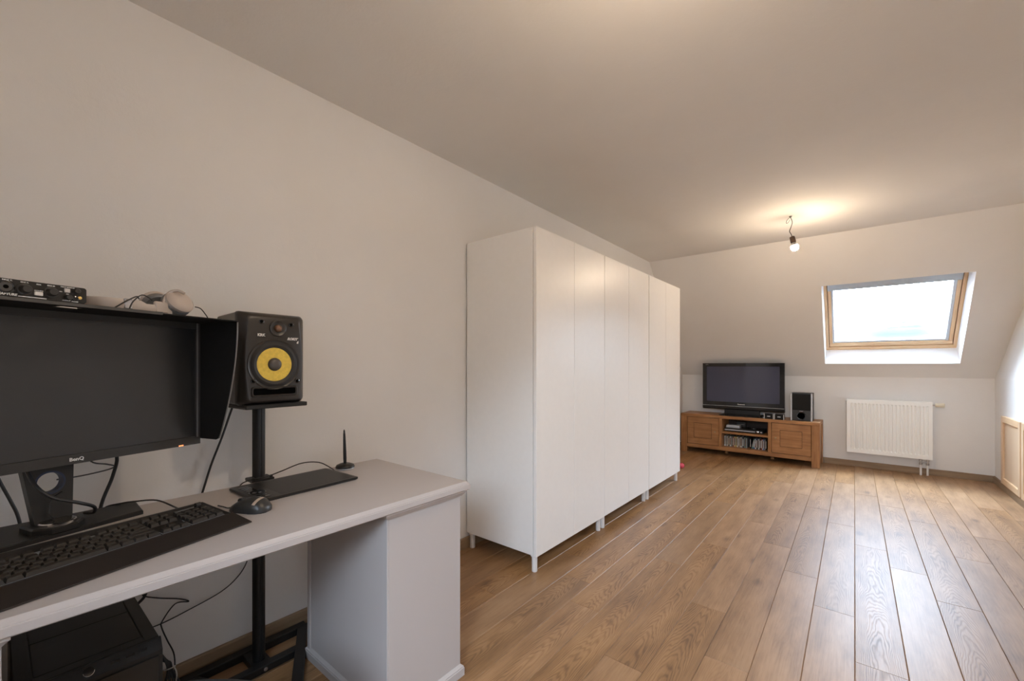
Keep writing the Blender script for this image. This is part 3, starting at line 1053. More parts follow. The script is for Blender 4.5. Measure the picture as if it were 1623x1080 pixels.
# ------------------------------------------------------------------ bare bulbs
def bare_bulb(x, y, label):
    t = thing('pendant_bulb', label, 'lamp', (x, y, ZC), 0, 'bare bulbs hanging from the ceiling')
    m = MB()
    m.lathe([(0.004, -0.012), (0.006, -0.010), (0.011, -0.002), (0.012, 0.0)], (0, 0, 0), seg=14)
    m.build('ceiling_hook', 'cord', t, smooth=True)
    m = MB()
    m.tube([(0, 0, -0.008), (0.012, 0.004, -0.05), (0.004, 0.0, -0.09), (-0.006, -0.004, -0.125), (0.004, 0, -0.150), (0.010, 0.0, -0.172)], 0.003, 8)
    m.build('cord', 'cord', t, smooth=True)
    m = MB()
    m.tube([(-0.004, 0, -0.006), (-0.026, 0.004, -0.028), (-0.030, 0.006, -0.050), (-0.018, 0.004, -0.050), (-0.004, 0.002, -0.030)], 0.0018, 6)
    m.build('loose_wire', 'cord', t, smooth=True)
    ax = Vector((0.20, 0.0, -1.0)).normalized()
    p = Vector((0.010, 0, -0.170))
    m = MB()
    m.lathe([(0.008, 0), (0.017, 0.004), (0.019, 0.012), (0.020, 0.050), (0.017, 0.056)], p, ax, 18)
    m.build('lamp_holder', 'holder', t, smooth=True)
    q = p + ax * 0.052
    m = MB()
    m.lathe([(0.012, 0.0), (0.014, 0.006), (0.019, 0.016), (0.0225, 0.0225), (0.026, 0.030)], q, ax, 22)
    m.build('bulb_neck', 'white_box', t, smooth=True)
    m = MB()
    m.lathe([(0.026, 0.030), (0.029, 0.042), (0.026, 0.058), (0.017, 0.068), (0.006, 0.072)], q, ax, 22)
    m.build('globe', 'bulb', t, smooth=True)
    return t


b1 = bare_bulb(1.503, 4.183, 'lit bare bulb on a short cord hanging from the ceiling before the roof window')
b2 = dup(b1, (1.53, 1.00, ZC), 0.0, 'second lit bare bulb hanging nearer, over the desk end of the room')
for c in b2.children:
    if c.name.startswith('globe'):
        c.data = c.data.copy()
        c.data.materials[0] = MAT['bulb_near']

# ------------------------------------------------------------------ studio speaker on its stand
stand = thing('speaker_stand', 'black metal speaker stand behind the desk with triangular floor frame', 'stand', (0.140, 0.632, 0))
O2 = (0.140, 0.632, 0)
m = MB(O2)
m.box(0.030, 0.068, 0.405, 0.850, 0.0, 0.030, 0.002)
m.build('foot_bar', 'black_metal', stand)
for s in (-1, 1):
    a = Vector((0.048, 0.632 + s * 0.208, 0.015))
    b = Vector((0.440, 0.632 + s * 0.008, 0.015))
    d = (b - a).normalized()
    R = basis((a + b) / 2, d, Vector((0, 0, 1)).cross(d), (0, 0, 1))
    mm = MB(O2)
    mm.box(-(b - a).length / 2, (b - a).length / 2, -0.019, 0.019, -0.0145, 0.0145, 0.002, M_=R)
    mm.build('foot_bar', 'black_metal', stand)
MB(O2).box(0.168, 0.202, 0.500, 0.765, 0.001, 0.029, 0.002).build('cross_bar', 'black_metal', stand)
MB(O2).box(0.066, 0.170, 0.600, 0.665, 0.001, 0.026, 0.002).build('pole_foot', 'black_metal', stand)
MB(O2).lathe([(0.007, 0.0), (0.007, 0.003), (0.004, 0.004)], (0.202, 0.634, 0.016), (1, 0, 0), 10).build('bolt', 'steel', stand, smooth=True)
m = MB(O2)
prof = []
for i in range(40):
    a = 2 * PI * i / 40
    rr = 0.0215 - (0.002 if i % 10 in (0,) else 0)
    prof.append((0.140 + rr * math.cos(a), 0.632 + rr * math.sin(a)))
m.prism(prof, 0.024, 1.008, 'XY')
m.build('pole', 'black_metal', stand, smooth=True)
m = MB(O2)
m.box(0.112, 0.184, 0.594, 0.672, 0.717, 0.729, 0.002)
m.build('clamp_plate', 'black_metal', stand)
for yy in (0.602, 0.664):
    MB(O2).lathe([(0.006, 0), (0.006, 0.006), (0.003, 0.008)], (0.172, yy, 0.729), (0, 0, 1), 10).build('bolt', 'black_sat', stand, smooth=True)
SPR = math.radians(3.5)
R = Matrix.Translation((0.05, 0, 0)) @ Matrix.Rotation(SPR, 4, 'Z')
m = MB(mat=R)
m.box(-0.115, 0.112, -0.108, 0.106, 1.006, 1.016, 0.002)
m.box(0.106, 0.114, -0.108, 0.106, 1.006, 1.021, 0.002)
m.build('top_plate', 'black_metal', stand)
m = MB(mat=R)
m.box(-0.11, 0.102, -0.106, 0.104, 1.016, 1.021)
m.build('rubber_mat', 'rubber', stand)

mon_o = Vector((0.312, 0.624, 1.0215))
spk = thing('studio_speaker', 'black studio monitor speaker with yellow cone on a stand behind the desk', 'speaker', mon_o, SPR)
HS, WS = 0.325, 0.1155


def rrect(x, hw, z0, z1, r, n=6):
    pts = []
    for (cy, cz, a0) in ((hw - r, z1 - r, 0), (-hw + r, z1 - r, PI / 2), (-hw + r, z0 + r, PI), (hw - r, z0 + r, 3 * PI / 2)):
        for i in range(n + 1):
            a = a0 + (PI / 2) * i / n
            pts.append((x, cy + r * math.cos(a), cz + r * math.sin(a)))
    return pts


m = MB()
m.loft([rrect(-0.235, WS - 0.018, 0.004, HS - 0.004, 0.008), rrect(-0.06, WS - 0.006, 0.002, HS - 0.002, 0.008), rrect(-0.045, WS - 0.003, 0.0, HS, 0.010)])
m.build('cabinet', 'spk', spk, smooth=True)


def waisted(x, hw, z0, z1, r, waist, n=8):
    """rounded outline whose long sides swell outward at mid height"""
    p = rrect(x, hw, z0, z1, r, n)
    out = []
    for (a, y, z) in p:
        out.append((a, y, z))
    # add points along the sides
    side_r = [(x, hw + waist * math.sin(PI * t), z0 + r + (z1 - z0 - 2 * r) * t) for t in [i / 8 for i in range(1, 8)]]
    side_l = [(x, -(hw + waist * math.sin(PI * t)), z0 + r + (z1 - z0 - 2 * r) * (1 - t)) for t in [i / 8 for i in range(1, 8)]]
    k = n + 1
    return out[:k] + out[k:2 * k] + side_l + out[2 * k:3 * k] + out[3 * k:] + side_r


m = MB()
m.loft([waisted(-0.045, WS - 0.003, 0.0, HS, 0.012, 0.0), waisted(-0.036, WS, 0.0, HS, 0.014, 0.0),
        waisted(-0.022, WS - 0.004, 0.002, HS - 0.003, 0.018, 0.001),
        waisted(-0.012, WS - 0.014, 0.005, HS - 0.006, 0.020, 0.004), waisted(-0.0055, WS - 0.021, 0.008, HS - 0.011, 0.020, 0.007),
        waisted(-0.0015, WS - 0.0265, 0.011, HS - 0.017, 0.018, 0.009), waisted(0.0, WS - 0.0305, 0.014, HS - 0.022, 0.016, 0.010)])
baffle = m.build('baffle', 'spk', spk, smooth=True, angle=50)
wz = 0.141
yc = -0.002
m = MB()
m.lathe([(0.0905, -0.004), (0.0905, 0.0015), (0.088, 0.003), (0.084, 0.0015)], (0, yc, wz), (1, 0, 0), 48, cap=False)
m.build('woofer_ring', 'spk', baffle, smooth=True)
m = MB()
m.lathe([(0.0845, 0.0008), (0.080, 0.0006), (0.077, 0.003), (0.070, 0.0065), (0.063, 0.0045), (0.0585, 0.0010)], (0, yc, wz), (1, 0, 0), 48, cap=False)
m.build('woofer_surround', 'rubber', spk, smooth=True)
m = MB()
m.lathe([(0.0600, 0.0016), (0.0585, 0.0020), (0.045, 0.0014), (0.030, 0.0010), (0.020, 0.0009)], (0, yc, wz), (1, 0, 0), 48)
m.build('woofer_cone', 'kevlar', spk, smooth=True)
m = MB()
m.lathe([(0.0235, 0.0010), (0.0225, 0.005), (0.018, 0.009), (0.010, 0.0115), (0.003, 0.012)], (0, yc, wz), (1, 0, 0), 28)
m.build('dust_cap', 'dustcap', spk, smooth=True)
tz, ty = 0.270, 0.010
m = MB()
m.lathe([(0.030, 0.0002), (0.029, 0.0030), (0.0265, 0.0040), (0.022, 0.0020), (0.0165, 0.0010)], (0, ty, tz), (1, 0, 0), 32)
m.build('tweeter_horn', 'spk', spk, smooth=True)
m = MB()
m.lathe([(0.0135, 0.001), (0.0130, 0.005), (0.010, 0.009), (0.005, 0.0115), (0.001, 0.012)], (0, ty, tz), (1, 0, 0), 24)
m.build('tweeter_dome', 'tweeter', spk, smooth=True)
# slot port: a raised lip round a flat plate, the recess's shade painted black
m = MB()
lip = [rrect(-0.0005, 0.080, 0.026, 0.064, 0.009), rrect(0.0035, 0.0775, 0.0285, 0.0615, 0.008), rrect(0.0038, 0.0745, 0.0315, 0.0585, 0.007), rrect(0.0006, 0.0715, 0.0345, 0.0555, 0.005)]
m.loft(lip, cap=False)
m.build('port_lip', 'spk', spk, smooth=True)
m = MB()
m.loft([rrect(0.0004, 0.0720, 0.0340, 0.0560, 0.005), rrect(0.0010, 0.0717, 0.0343, 0.0557, 0.005)])
m.build('port_shade_plate', 'hole_shade', spk)
for (yy, zz) in ((-0.046, 0.291), (0.056, 0.287), (-0.072, 0.083), (0.078, 0.080)):
    mm = MB()
    mm.lathe([(0.0085, 0.0004), (0.0085, 0.0022), (0.0065, 0.0030), (0.0045, 0.0012), (0.0002, 0.0012)], (0, yy, zz), (1, 0, 0), 16)
    sc_o = mm.build('screw', 'black_gloss', spk, smooth=True)
    MB().lathe([(0.0046, 0.0014), (0.0046, 0.0018), (0.0005, 0.0018)], (0, yy, zz), (1, 0, 0), 12).build('screw_socket', 'hole_shade', sc_o)
mm = MB()
mm.box(0.0003, 0.0016, -0.060, -0.032, 0.237, 0.249, 0.0004)
badge = mm.build('badge', 'black_gloss', spk)
lettering('KRK', 0.013, 'print_', badge, facing_x((0.0018, -0.047, 0.2435)), depth=0.0003, bold=0.0005)
lettering('ROKIT', 0.0125, 'print_', spk, facing_x((0.0012, 0.060, 0.234)), depth=0.0003, shear=0.4, bold=0.0006)
lettering('6', 0.0125, 'print_', spk, facing_x((0.0012, 0.079, 0.2225)), depth=0.0003, shear=0.3, bold=0.0008)

# ------------------------------------------------------------------ computer monitor with hood
MR = math.radians(18.0)
MO = Vector((0.275, 0.08, DZ))
mon = thing('computer_monitor', 'big black computer monitor with shading hood at the left end of the desk', 'monitor', MO)
C = Vector((0.414, 0.105, 1.105)) - MO
HM = Matrix.Translation(C) @ Matrix.Rotation(MR, 4, 'Z')      # x towards viewer, y right, z up


def hb():
    return MB(mat=HM)


m = hb()
bw, bt, bb = 0.3115, 0.1858, -0.192
sw_, st_ = 0.2985, 0.168
m.mesh([(0, -bw, bb), (0, bw, bb), (0, bw, bt), (0, -bw, bt), (0, -sw_, -st_), (0, sw_, -st_), (0, sw_, st_), (0, -sw_, st_),
        (-0.005, -sw_, -st_), (-0.005, sw_, -st_), (-0.005, sw_, st_), (-0.005, -sw_, st_),
        (-0.035, -bw, bb), (-0.035, bw, bb), (-0.035, bw, bt), (-0.035, -bw, bt)],
       [(0, 1, 5, 4), (1, 2, 6, 5), (2, 3, 7, 6), (3, 0, 4, 7), (4, 5, 9, 8), (5, 6, 10, 9), (6, 7, 11, 10), (7, 4, 8, 11),
        (0, 12, 13, 1), (1, 13, 14, 2), (2, 14, 15, 3), (3, 15, 12, 0)])
bez = m.build('bezel', 'grey_dark', mon)
hb().box(0.0002, 0.0022, 0.2998, 0.3042, -0.170, 0.1855, 0.0004).build('bezel_edge', 'rim', bez)
hb().box(-0.011, -0.0052, -sw_, sw_, -st_, st_).build('screen', 'screen', mon)
m = hb()
m.loft([[(xx, -bw + i, bb + i), (xx, bw - i, bb + i), (xx, bw - i, bt - i), (xx, -bw + i, bt - i)] for xx, i in ((-0.0352, 0), (-0.048, 0.012), (-0.062, 0.09))])
m.build('back_shell', 'black', mon)
lettering('BenQ', 0.0118, 'print_', bez, HM @ facing_x((0.0004, 0.018, -0.1805)), bold=0.00025)
hb().box(-0.001, 0.0012, 0.250, 0.262, -0.1915, -0.1885).build('power_light', 'led', bez)
# hood: two side panels and a top panel
side = [(-0.03, -0.188), (0.070, -0.176), (0.082, -0.171), (0.088, -0.162)]
for i in range(1, 11):
    t = i / 10
    side.append((0.088 + 0.077 * (1 - (1 - t) ** 1.9), -0.162 + 0.346 * t))
side += [(0.165, 0.186), (-0.03, 0.186)]
side[0] = (-0.03, -0.176)
for s in (-1, 1):
    a, b = (bw + 0.001, bw + 0.0045) if s > 0 else (-bw - 0.0045, -bw - 0.001)
    m = hb()
    m.prism(side, a, b, 'XZ')
    sp = m.build('hood_side', 'black_mat', mon)
    m = hb()
    m.tube([(x_ + 0.0004, (a + b) / 2, z_) for x_, z_ in side[2:14]], 0.0022, 6, smooth=2)
    m.build('hood_edge', 'rim', sp, smooth=True)
m = hb()
X_, Y_ = (-0.03, 0.1655), (-bw - 0.0045, bw + 0.0045)
m.loft([[(a_, b_, z_) for a_, b_ in q_] for q_, z_ in (
    (((X_[0], Y_[0]), (X_[1], Y_[0]), (X_[1], Y_[1]), (X_[0], Y_[1])), 0.1862), (((X_[0], Y_[0]), (X_[1], Y_[0]), (X_[1], Y_[1]), (X_[0], Y_[1])), 0.1892),
    (((0.070, -0.066), (0.122, -0.066), (0.122, -0.010), (0.070, -0.010)), 0.1892), (((0.070, -0.066), (0.122, -0.066), (0.122, -0.010), (0.070, -0.010)), 0.1862),
    (((X_[0], Y_[0]), (X_[1], Y_[0]), (X_[1], Y_[1]), (X_[0], Y_[1])), 0.1862))], cap=False)
bmesh.ops.remove_doubles(m.bm, verts=m.bm.verts[:], dist=0.00001)
m.build('hood_top', 'black_mat', mon)
hb().box(0.1656, 0.1680, -bw + 0.03, 0.115, 0.1840, 0.1915, 0.0006).build('hood_lip', 'lip', mon)
# stand
m = MB(MO)
m.loft([[(0.185 + i_, 0.268 - i_, z_), (0.193 + i_, -0.14 + i_, z_), (0.432 - i_, -0.14 + i_, z_), (0.312 - i_, 0.265 - i_, z_)]
        for z_, i_ in ((DZ, 0.001), (DZ + 0.001, 0), (DZ + 0.010, 0), (DZ + 0.012, 0.003))])
m.build('base_plate', 'black_metal', mon)
PC = Vector((0.302, 0.088, DZ + 0.012)) - MO
PM = Matrix.Translation(PC) @ Matrix.Rotation(MR, 4, 'Z')


def octa(rx, ry, z, c=0.36):
    return [(rx, -ry * c, z), (rx, ry * c, z), (rx * c, ry, z), (-rx * c, ry, z), (-rx, ry * c, z), (-rx, -ry * c, z), (-rx * c, -ry, z), (rx * c, -ry, z)]


m = MB(mat=PM)
m.loft([octa(0.060, 0.050, 0.0, 0.5), octa(0.060, 0.050, 0.011, 0.5), octa(0.056, 0.046, 0.015, 0.5)])
sw = m.build('swivel', 'black', mon)
m = MB(mat=PM)
m.lathe([(0.035, 0.014), (0.035, 0.021), (0.033, 0.023)], (0.022, 0, 0), seg=40)
m.build('swivel_disc', 'chrome', sw, smooth=True)
MB(mat=PM).lathe([(0.0322, 0.0225), (0.0322, 0.0236), (0.029, 0.024)], (0.022, 0, 0), seg=40).build('disc_cap', 'black_gloss', sw, smooth=True)


def column_pt(x_, y_, z_):
    """x_ thickness, y_ across, z_ above the swivel: tapers and leans back"""
    k = 0.78 + 0.30 * min(1, z_ / 0.14)
    return (x_ - 0.030 * (z_ / 0.16) - 0.005, y_ * k, z_ + 0.014)


hz, hr = 0.102, 0.0265
m = MB(mat=PM)
th = 0.011
sq, ci = [], []
q = 0.045
for i in range(48):
    a = 2 * PI * i / 48
    c_, s_ = math.cos(a), math.sin(a)
    k = q / max(abs(c_), abs(s_))
    sq.append((c_ * k, s_ * k))
    ci.append((c_ * hr, s_ * hr))
rings = [[column_pt(th, y_, hz + z_) for y_, z_ in sq], [column_pt(th, y_, hz + z_) for y_, z_ in ci],
         [column_pt(-th, y_, hz + z_) for y_, z_ in ci], [column_pt(-th, y_, hz + z_) for y_, z_ in sq], [column_pt(th, y_, hz + z_) for y_, z_ in sq]]
m.loft(rings, cap=False)
for za, zb in ((0.0, hz - q), (hz + q, 0.34)):
    zs = [za + (zb - za) * i / 4 for i in range(5)]
    m.loft([[column_pt(th, -q, z_), column_pt(th, q, z_), column_pt(-th, q, z_), column_pt(-th, -q, z_)] for z_ in zs])
bmesh.ops.remove_doubles(m.bm, verts=m.bm.verts[:], dist=0.00005)
colm = m.build('stand_column', 'black_sat', mon)
m = MB(mat=PM)
rg = []
for (dx, rr) in ((th + 0.001, hr + 0.003), (th + 0.001, hr - 0.0015), (-th - 0.001, hr - 0.0015), (-th - 0.001, hr + 0.003)):
    rg.append([column_pt(dx, rr * math.cos(2 * PI * i / 40), hz + rr * math.sin(2 * PI * i / 40)) for i in range(40)])
m.loft(rg, cap=False)
m.build('cable_ring', 'blue', colm, smooth=True)
m = MB(mat=HM)
m.box(-0.085, -0.055, -0.06, 0.06, -0.06, 0.06, 0.004)
m.build('mount', 'black', mon)
# cables that hang from the monitor
m = MB(MO)
m.tube([(0.30, 0.035, 0.925), (0.335, 0.055, 0.862), (0.352, 0.085, 0.825), (0.345, 0.130, 0.800), (0.315, 0.162, 0.775), (0.285, 0.165, 0.752), (0.255, 0.150, 0.748)], 0.0042, 10)
m.build('cable', 'cable', mon, smooth=True)
m = MB(MO)
m.tube([(0.20, 0.17, 0.94), (0.09, 0.235, 0.875), (0.055, 0.232, 0.80), (0.06, 0.205, 0.715), (0.06, 0.19, 0.60)], 0.0048, 10)
m.build('cable', 'cable', mon, smooth=True)
m = MB(MO)
m.tube([(0.20, 0.145, 0.94), (0.12, 0.175, 0.868), (0.085, 0.215, 0.846), (0.062, 0.236, 0.832), (0.085, 0.215, 0.828), (0.16, 0.155, 0.835), (0.22, 0.10, 0.845)], 0.0022, 8)
m.build('cable', 'cable', mon, smooth=True)
m = MB(MO)
m.tube([(0.335, 0.103, 0.835), (0.318, 0.085, 0.815), (0.318, 0.080, 0.78), (0.33, 0.088, 0.765)], 0.0022, 8)
m.build('cable', 'cable', mon, smooth=True)

# ------------------------------------------------------------------ audio interface and headphones on the hood
HTOP = 0.1894
ZT0 = (HM @ Vector((0, 0, HTOP)))[2] + MO[2]


def on_hood(x_, y_):
    p = HM @ Vector((x_, y_, HTOP)) + MO
    return (p[0], p[1], ZT0)


ai = thing('audio_interface', 'black audio interface box with knobs on top of the monitor hood', 'audio interface', on_hood(0.0, -0.128), MR)
fx = 0.158
MB().box(0.025, fx, -0.096, 0.096, 0.003, 0.0385, 0.004).build('case', 'black_metal', ai)
m = MB()
m.loft([rrect(fx, 0.096, 0.003, 0.0385, 0.005), rrect(fx + 0.003, 0.0955, 0.0035, 0.038, 0.005)])
face = m.build('front_panel', 'black_sat', ai)
for yy in (-0.08, 0.08):
    for xx in (0.04, 0.14):
        MB().cyl((xx, yy, 0), (xx, yy, 0.004), 0.008, seg=10).build('foot', 'rubber', ai)
f0 = fx + 0.003


def ay(s):                   # distance from the hood's right corner -> local y
    return 0.315 - s + 0.128


m = MB()
m.lathe([(0.0128, 0), (0.0128, 0.0015), (0.011, 0.002), (0.0095, 0.0008)], (f0, ay(.470), 0.0215), (1, 0, 0), 24)
cs = m.build('combo_socket', 'black_gloss', ai, smooth=True)
MB().lathe([(0.0092, 0.0008), (0.0092, 0.0012), (0.0055, 0.0012)], (f0, ay(.470), 0.0215), (1, 0, 0), 24).build('socket_insert', 'socket', cs)
MB().lathe([(0.0040, 0.0012), (0.0040, 0.0015), (0.0005, 0.0015)], (f0, ay(.470), 0.0215), (1, 0, 0), 16).build('socket_hole', 'hole_shade', cs)
for s in (.444, .405):
    m = MB()
    m.lathe([(0.0115, 0), (0.0115, 0.001), (0.009, 0.0015), (0.0080, 0.011), (0.0065, 0.013)], (f0, ay(s), 0.0205), (1, 0, 0), 22)
    m.build('knob', 'grey_dark', ai, smooth=True)
m = MB()
m.box(f0 - 0.001, f0 + 0.0025, ay(.424) - 0.0065, ay(.424) + 0.0065, 0.0105, 0.0185, 0.001)
m.build('button', 'print_', ai)
m = MB()
m.box(f0 - 0.001, f0 + 0.0025, ay(.380) - 0.005, ay(.380) + 0.005, 0.0235, 0.0325, 0.001)
m.build('button', 'alu', ai)
for s, z_ in ((.3655, .029), (.379, .0135)):
    m = MB()
    m.lathe([(0.0062, 0), (0.0058, 0.007), (0.0045, 0.009)], (f0, ay(s), z_), (1, 0, 0), 16)
    m.build('small_knob', 'grey_dark', ai, smooth=True)
m = MB()
m.lathe([(0.0055, 0), (0.0055, 0.0015), (0.0035, 0.002), (0.0030, 0.0004), (0.0002, 0.0004)], (f0, ay(.3665), 0.0125), (1, 0, 0), 16)
m.build('headphone_socket', 'black_gloss', ai, smooth=True)
m = MB()
m.lathe([(0.0034, 0), (0.0034, 0.0015), (0.0018, 0.0018)], (f0, ay(.3590), 0.0150), (1, 0, 0), 14)
m.build('jack_ring', 'gold', ai, smooth=True)
for s, z_, txt, sz in ((.468, .0352, 'INPUT 1L', .0042), (.444, .0345, 'SENS 1L', .0042), (.4235, .0335, 'PEAK', .0038), (.405, .0340, 'SENS 2R', .0042),
                       (.379, .0352, 'DIRECT MONITOR', .0034), (.4235, .0205, 'AUTO-SENS', .0032), (.390, .0245, 'MIX', .0034), (.379, .0205, 'MIX', .0030),
                       (.381, .0062, 'OUTPUT', .0042), (.367, .0055, 'PHONES', .0036)):
    lettering(txt, sz * 0.8, 'print_', face, facing_x((f0 + 0.0003, ay(s), z_)), depth=0.0002, bold=0.0001)
lettering('CAPTURE', 0.0062, 'print_', face, facing_x((f0 + 0.0003, ay(.468), 0.0070)), depth=0.0002, bold=0.0003, shear=0.15)
m = MB()
m.box(f0 - 0.0005, f0 + 0.0004, ay(.453), ay(.412), 0.0045, 0.0062)
m.build('legend_strip', 'print_', face)

hp = thing('headphones', 'beige silver headphones lying folded on top of the monitor hood', 'headphones', on_hood(0.075, 0.08), MR)
# headband: a U lying on its side, apex to the left
pts = []
for i in range(31):
    t = i / 30
    if t < 0.33:
        u_ = t / 0.33
        pts.append((0.047, 0.080 - 0.115 * u_))
    elif t > 0.67:
        u_ = (t - 0.67) / 0.33
        pts.append((-0.047, -0.035 + 0.115 * u_))
    else:
        a = PI * (t - 0.33) / 0.34
        pts.append((0.047 * math.cos(a), -0.035 - 0.051 * math.sin(a)))
m = MB()
outer = [Vector((p[0], p[1], 0)) for p in pts]
rings = []
for i, p in enumerate(outer):
    t = (outer[min(i + 1, 30)] - outer[max(i - 1, 0)]).normalized()
    nrm = Vector((-t[1], t[0], 0))
    f_ = 1.0 - 0.25 * (i / 30 < 0.2 or i / 30 > 0.8)
    lo_, hi_ = 0.0015, 0.006 + 0.024 * f_
    rings.append([p + nrm * 0.003 + Vector((0, 0, lo_)), p + nrm * 0.006 + Vector((0, 0, (lo_ + hi_) / 2)), p + nrm * 0.003 + Vector((0, 0, hi_)),
                  p - nrm * 0.004 + Vector((0, 0, hi_)), p - nrm * 0.006 + Vector((0, 0, (lo_ + hi_) / 2)), p - nrm * 0.004 + Vector((0, 0, lo_))])
m.loft(rings)
m.build('headband', 'silver_hp', hp, smooth=True, angle=60)
for s in (1, -1):
    MB().box(s * 0.047 - 0.0068, s * 0.047 + 0.0068, -0.027, -0.009, 0.0055, 0.0312, 0.002).build('slider', 'silver_hp_l', hp)
    ax_ = Vector((0.856 * s, 0.11, 0.503)).normalized()
    c_ = Vector((0.050 * s, 0.101 if s > 0 else 0.092, 0.0425))
    m = MB()
    m.lathe([(0.0335, -0.010), (0.0350, -0.006), (0.0350, 0.0), (0.0325, 0.003), (0.0320, 0.0022), (0.0270, 0.0075), (0.0160, 0.0110), (0.0010, 0.0120)], c_, ax_, 32)
    cup = m.build('ear_cup', 'silver_hp', hp, smooth=True, angle=30)
    m = MB()
    m.lathe([(0.0220, -0.024), (0.0300, -0.027), (0.0350, -0.023), (0.0355, -0.015), (0.0330, -0.0098)], c_, ax_, 32)
    m.build('ear_cushion', 'cushion', cup, smooth=True)
    m = MB()
    m.tube([(0.047 * s, 0.060, 0.022), (0.043 * s, 0.068, 0.046), (0.045 * s, 0.080, 0.064), (0.056 * s, 0.092, 0.069), (0.066 * s, 0.102, 0.062)], 0.0042, 8)
    m.build('yoke', 'silver_hp', cup, smooth=True)
    MB().box(s * 0.047 - 0.0060, s * 0.047 + 0.0060, 0.040, 0.072, 0.004, 0.034, 0.003).build('hinge_arm', 'silver_hp', hp)
for cpts in ([(0.060, -0.052, 0.002), (0.064, -0.030, 0.022), (0.062, -0.006, 0.038), (0.052, 0.004, 0.034)],
             [(0.066, -0.024, 0.002), (0.068, -0.016, 0.024), (0.064, 0.004, 0.043), (0.054, 0.024, 0.040), (0.050, 0.034, 0.034)],
             [(0.060, 0.132, 0.030), (0.066, 0.144, 0.026), (0.066, 0.158, 0.010), (0.064, 0.164, 0.003)]):
    m = MB()
    m.tube(cpts, 0.0016, 6)
    m.build('cable', 'grey_dark', hp, smooth=True)
cp = thing('paper_sleeve', 'small cream paper sleeve lying inside the headphones on the hood', 'paper', on_hood(0.088, 0.075), MR + 0.1)
MB().box(-0.025, 0.025, -0.030, 0.030, 0.0002, 0.0045, 0.001).build('sleeve', 'cream', cp)
MB().box(-0.022, 0.024, -0.005, 0.022, 0.0047, 0.0075, 0.001).build('folded_flap', 'cream', cp)

# ------------------------------------------------------------------ keyboard
KR = math.radians(16.3)
KO = Vector((0.6306, 0.4378, DZ))
kb = thing('keyboard', 'full size black keyboard with wrist rest on the desk before the monitor', 'keyboard', KO, KR)
KD, KW = 0.220, 0.494


def kz(x_):                 # top of key plate along depth (x from -KD at the back to 0 in front)
    return 0.018 + (-x_ - 0.08) * 0.105


m = MB()
m.loft([[(x_, y_, z_) for x_, z_ in ((-0.083, 0.002), (-0.083, 0.0155), (-k_ + 0.012, 0.031), (-k_, 0.029), (-k_ - 0.002, 0.012), (-k_ + 0.006, 0.0015))]
        for y_, k_ in ((-KW, 0.268), (0.0, 0.222))])
body = m.build('body', 'black', kb)
m = MB()
m.prism([(0.0, 0.001), (-0.001, 0.004), (-0.076, 0.0175), (-0.0825, 0.0175), (-0.0825, 0.001)], -KW - 0.003, 0.003, 'XZ')
m.build('wrist_rest', 'rest', kb)
U = 0.0203               # key pitch across
V = 0.0174               # key pitch in depth
x_front = -0.0865        # front edge of the bottom key row
y_left = -KW + 0.020


def strip(y0, y1, xa, xb):
    m = MB()
    pa, pb = kz(xa) - 0.002, kz(xb) - 0.002
    m.prism([(xa, pa - 0.004), (xa, pa), (xb, pb), (xb, pb - 0.004)], y0, y1, 'XZ')
    m.build('key_plate', 'keybed', body)


key_cache = {}


def key(yc_, xc_, wu, du=1.0):
    k = (wu, du)
    if k not in key_cache:
        w_, d_ = wu * U / 2 - 0.0006, du * V / 2 - 0.0005
        m = MB()
        t = 0.0028
        m.loft([[(-d_, -w_, 0), (d_, -w_, 0), (d_, w_, 0), (-d_, w_, 0)],
                [(-d_ + t * .7, -w_ + t * .8, 0.0075), (d_ - t * 1.2, -w_ + t * .8, 0.0070), (d_ - t * 1.2, w_ - t * .8, 0.0070), (-d_ + t * .7, w_ - t * .8, 0.0075)],
                [(-d_ + t, -w_ + t, 0.0085), (d_ - t * 1.6, -w_ + t, 0.0078), (d_ - t * 1.6, w_ - t, 0.0078), (-d_ + t, w_ - t, 0.0085)]])
        o = m.build('key', 'keycap', kb)
        key_cache[k] = o
        first = o
    else:
        first = bpy.data.objects.new('key', key_cache[k].data)
        COL.objects.link(first)
        first.parent = kb
    first.location = (xc_, yc_, kz(xc_) - 0.0015)
    first.rotation_euler = (0, math.radians(5.5), 0)


main_rows = [[1.25, 1.25, 1.25, 6.25, 1.25, 1.25, 1.25, 1.25],
             [2.25] + [1] * 10 + [2.75],
             [1.75] + [1] * 11 + [2.25],
             [1.5] + [1] * 12 + [1.5],
             [1] * 13 + [2]]
for r, row in enumerate(main_rows):
    xc = x_front - (r + 0.5) * V
    y = y_left
    for wu in row:
        key(y + wu * U / 2, xc, wu)
        y += wu * U
xfn = x_front - 5.80 * V
y = y_left
for wu in [1, -1, 1, 1, 1, 1, -.5, 1, 1, 1, 1, -.5, 1, 1, 1, 1]:
    if wu > 0:
        key(y + wu * U / 2, xfn, 1)
    y += abs(wu) * U
yn = y_left + 15 * U + 0.0055
for i in range(3):
    key(yn + (i + .5) * U, x_front - .5 * V, 1)
    for r in (3, 4):
        key(yn + (i + .5) * U, x_front - (r + .5) * V, 1)
    key(yn + (i + .5) * U, xfn, 1)
key(yn + 1.5 * U, x_front - 1.5 * V, 1)
yp = yn + 3 * U + 0.0055
key(yp + 1.0 * U, x_front - .5 * V, 2)
key(yp + 2.5 * U, x_front - .5 * V, 1)
for r in (1, 2, 3, 4):
    for i in range(3):
        key(yp + (i + .5) * U, x_front - (r + .5) * V, 1)
key(yp + 3.5 * U, x_front - 4.5 * V, 1)
key(yp + 3.5 * U, x_front - 1.0 * V, 1, 2)
key(yp + 3.5 * U, x_front - 3.0 * V, 1, 2)
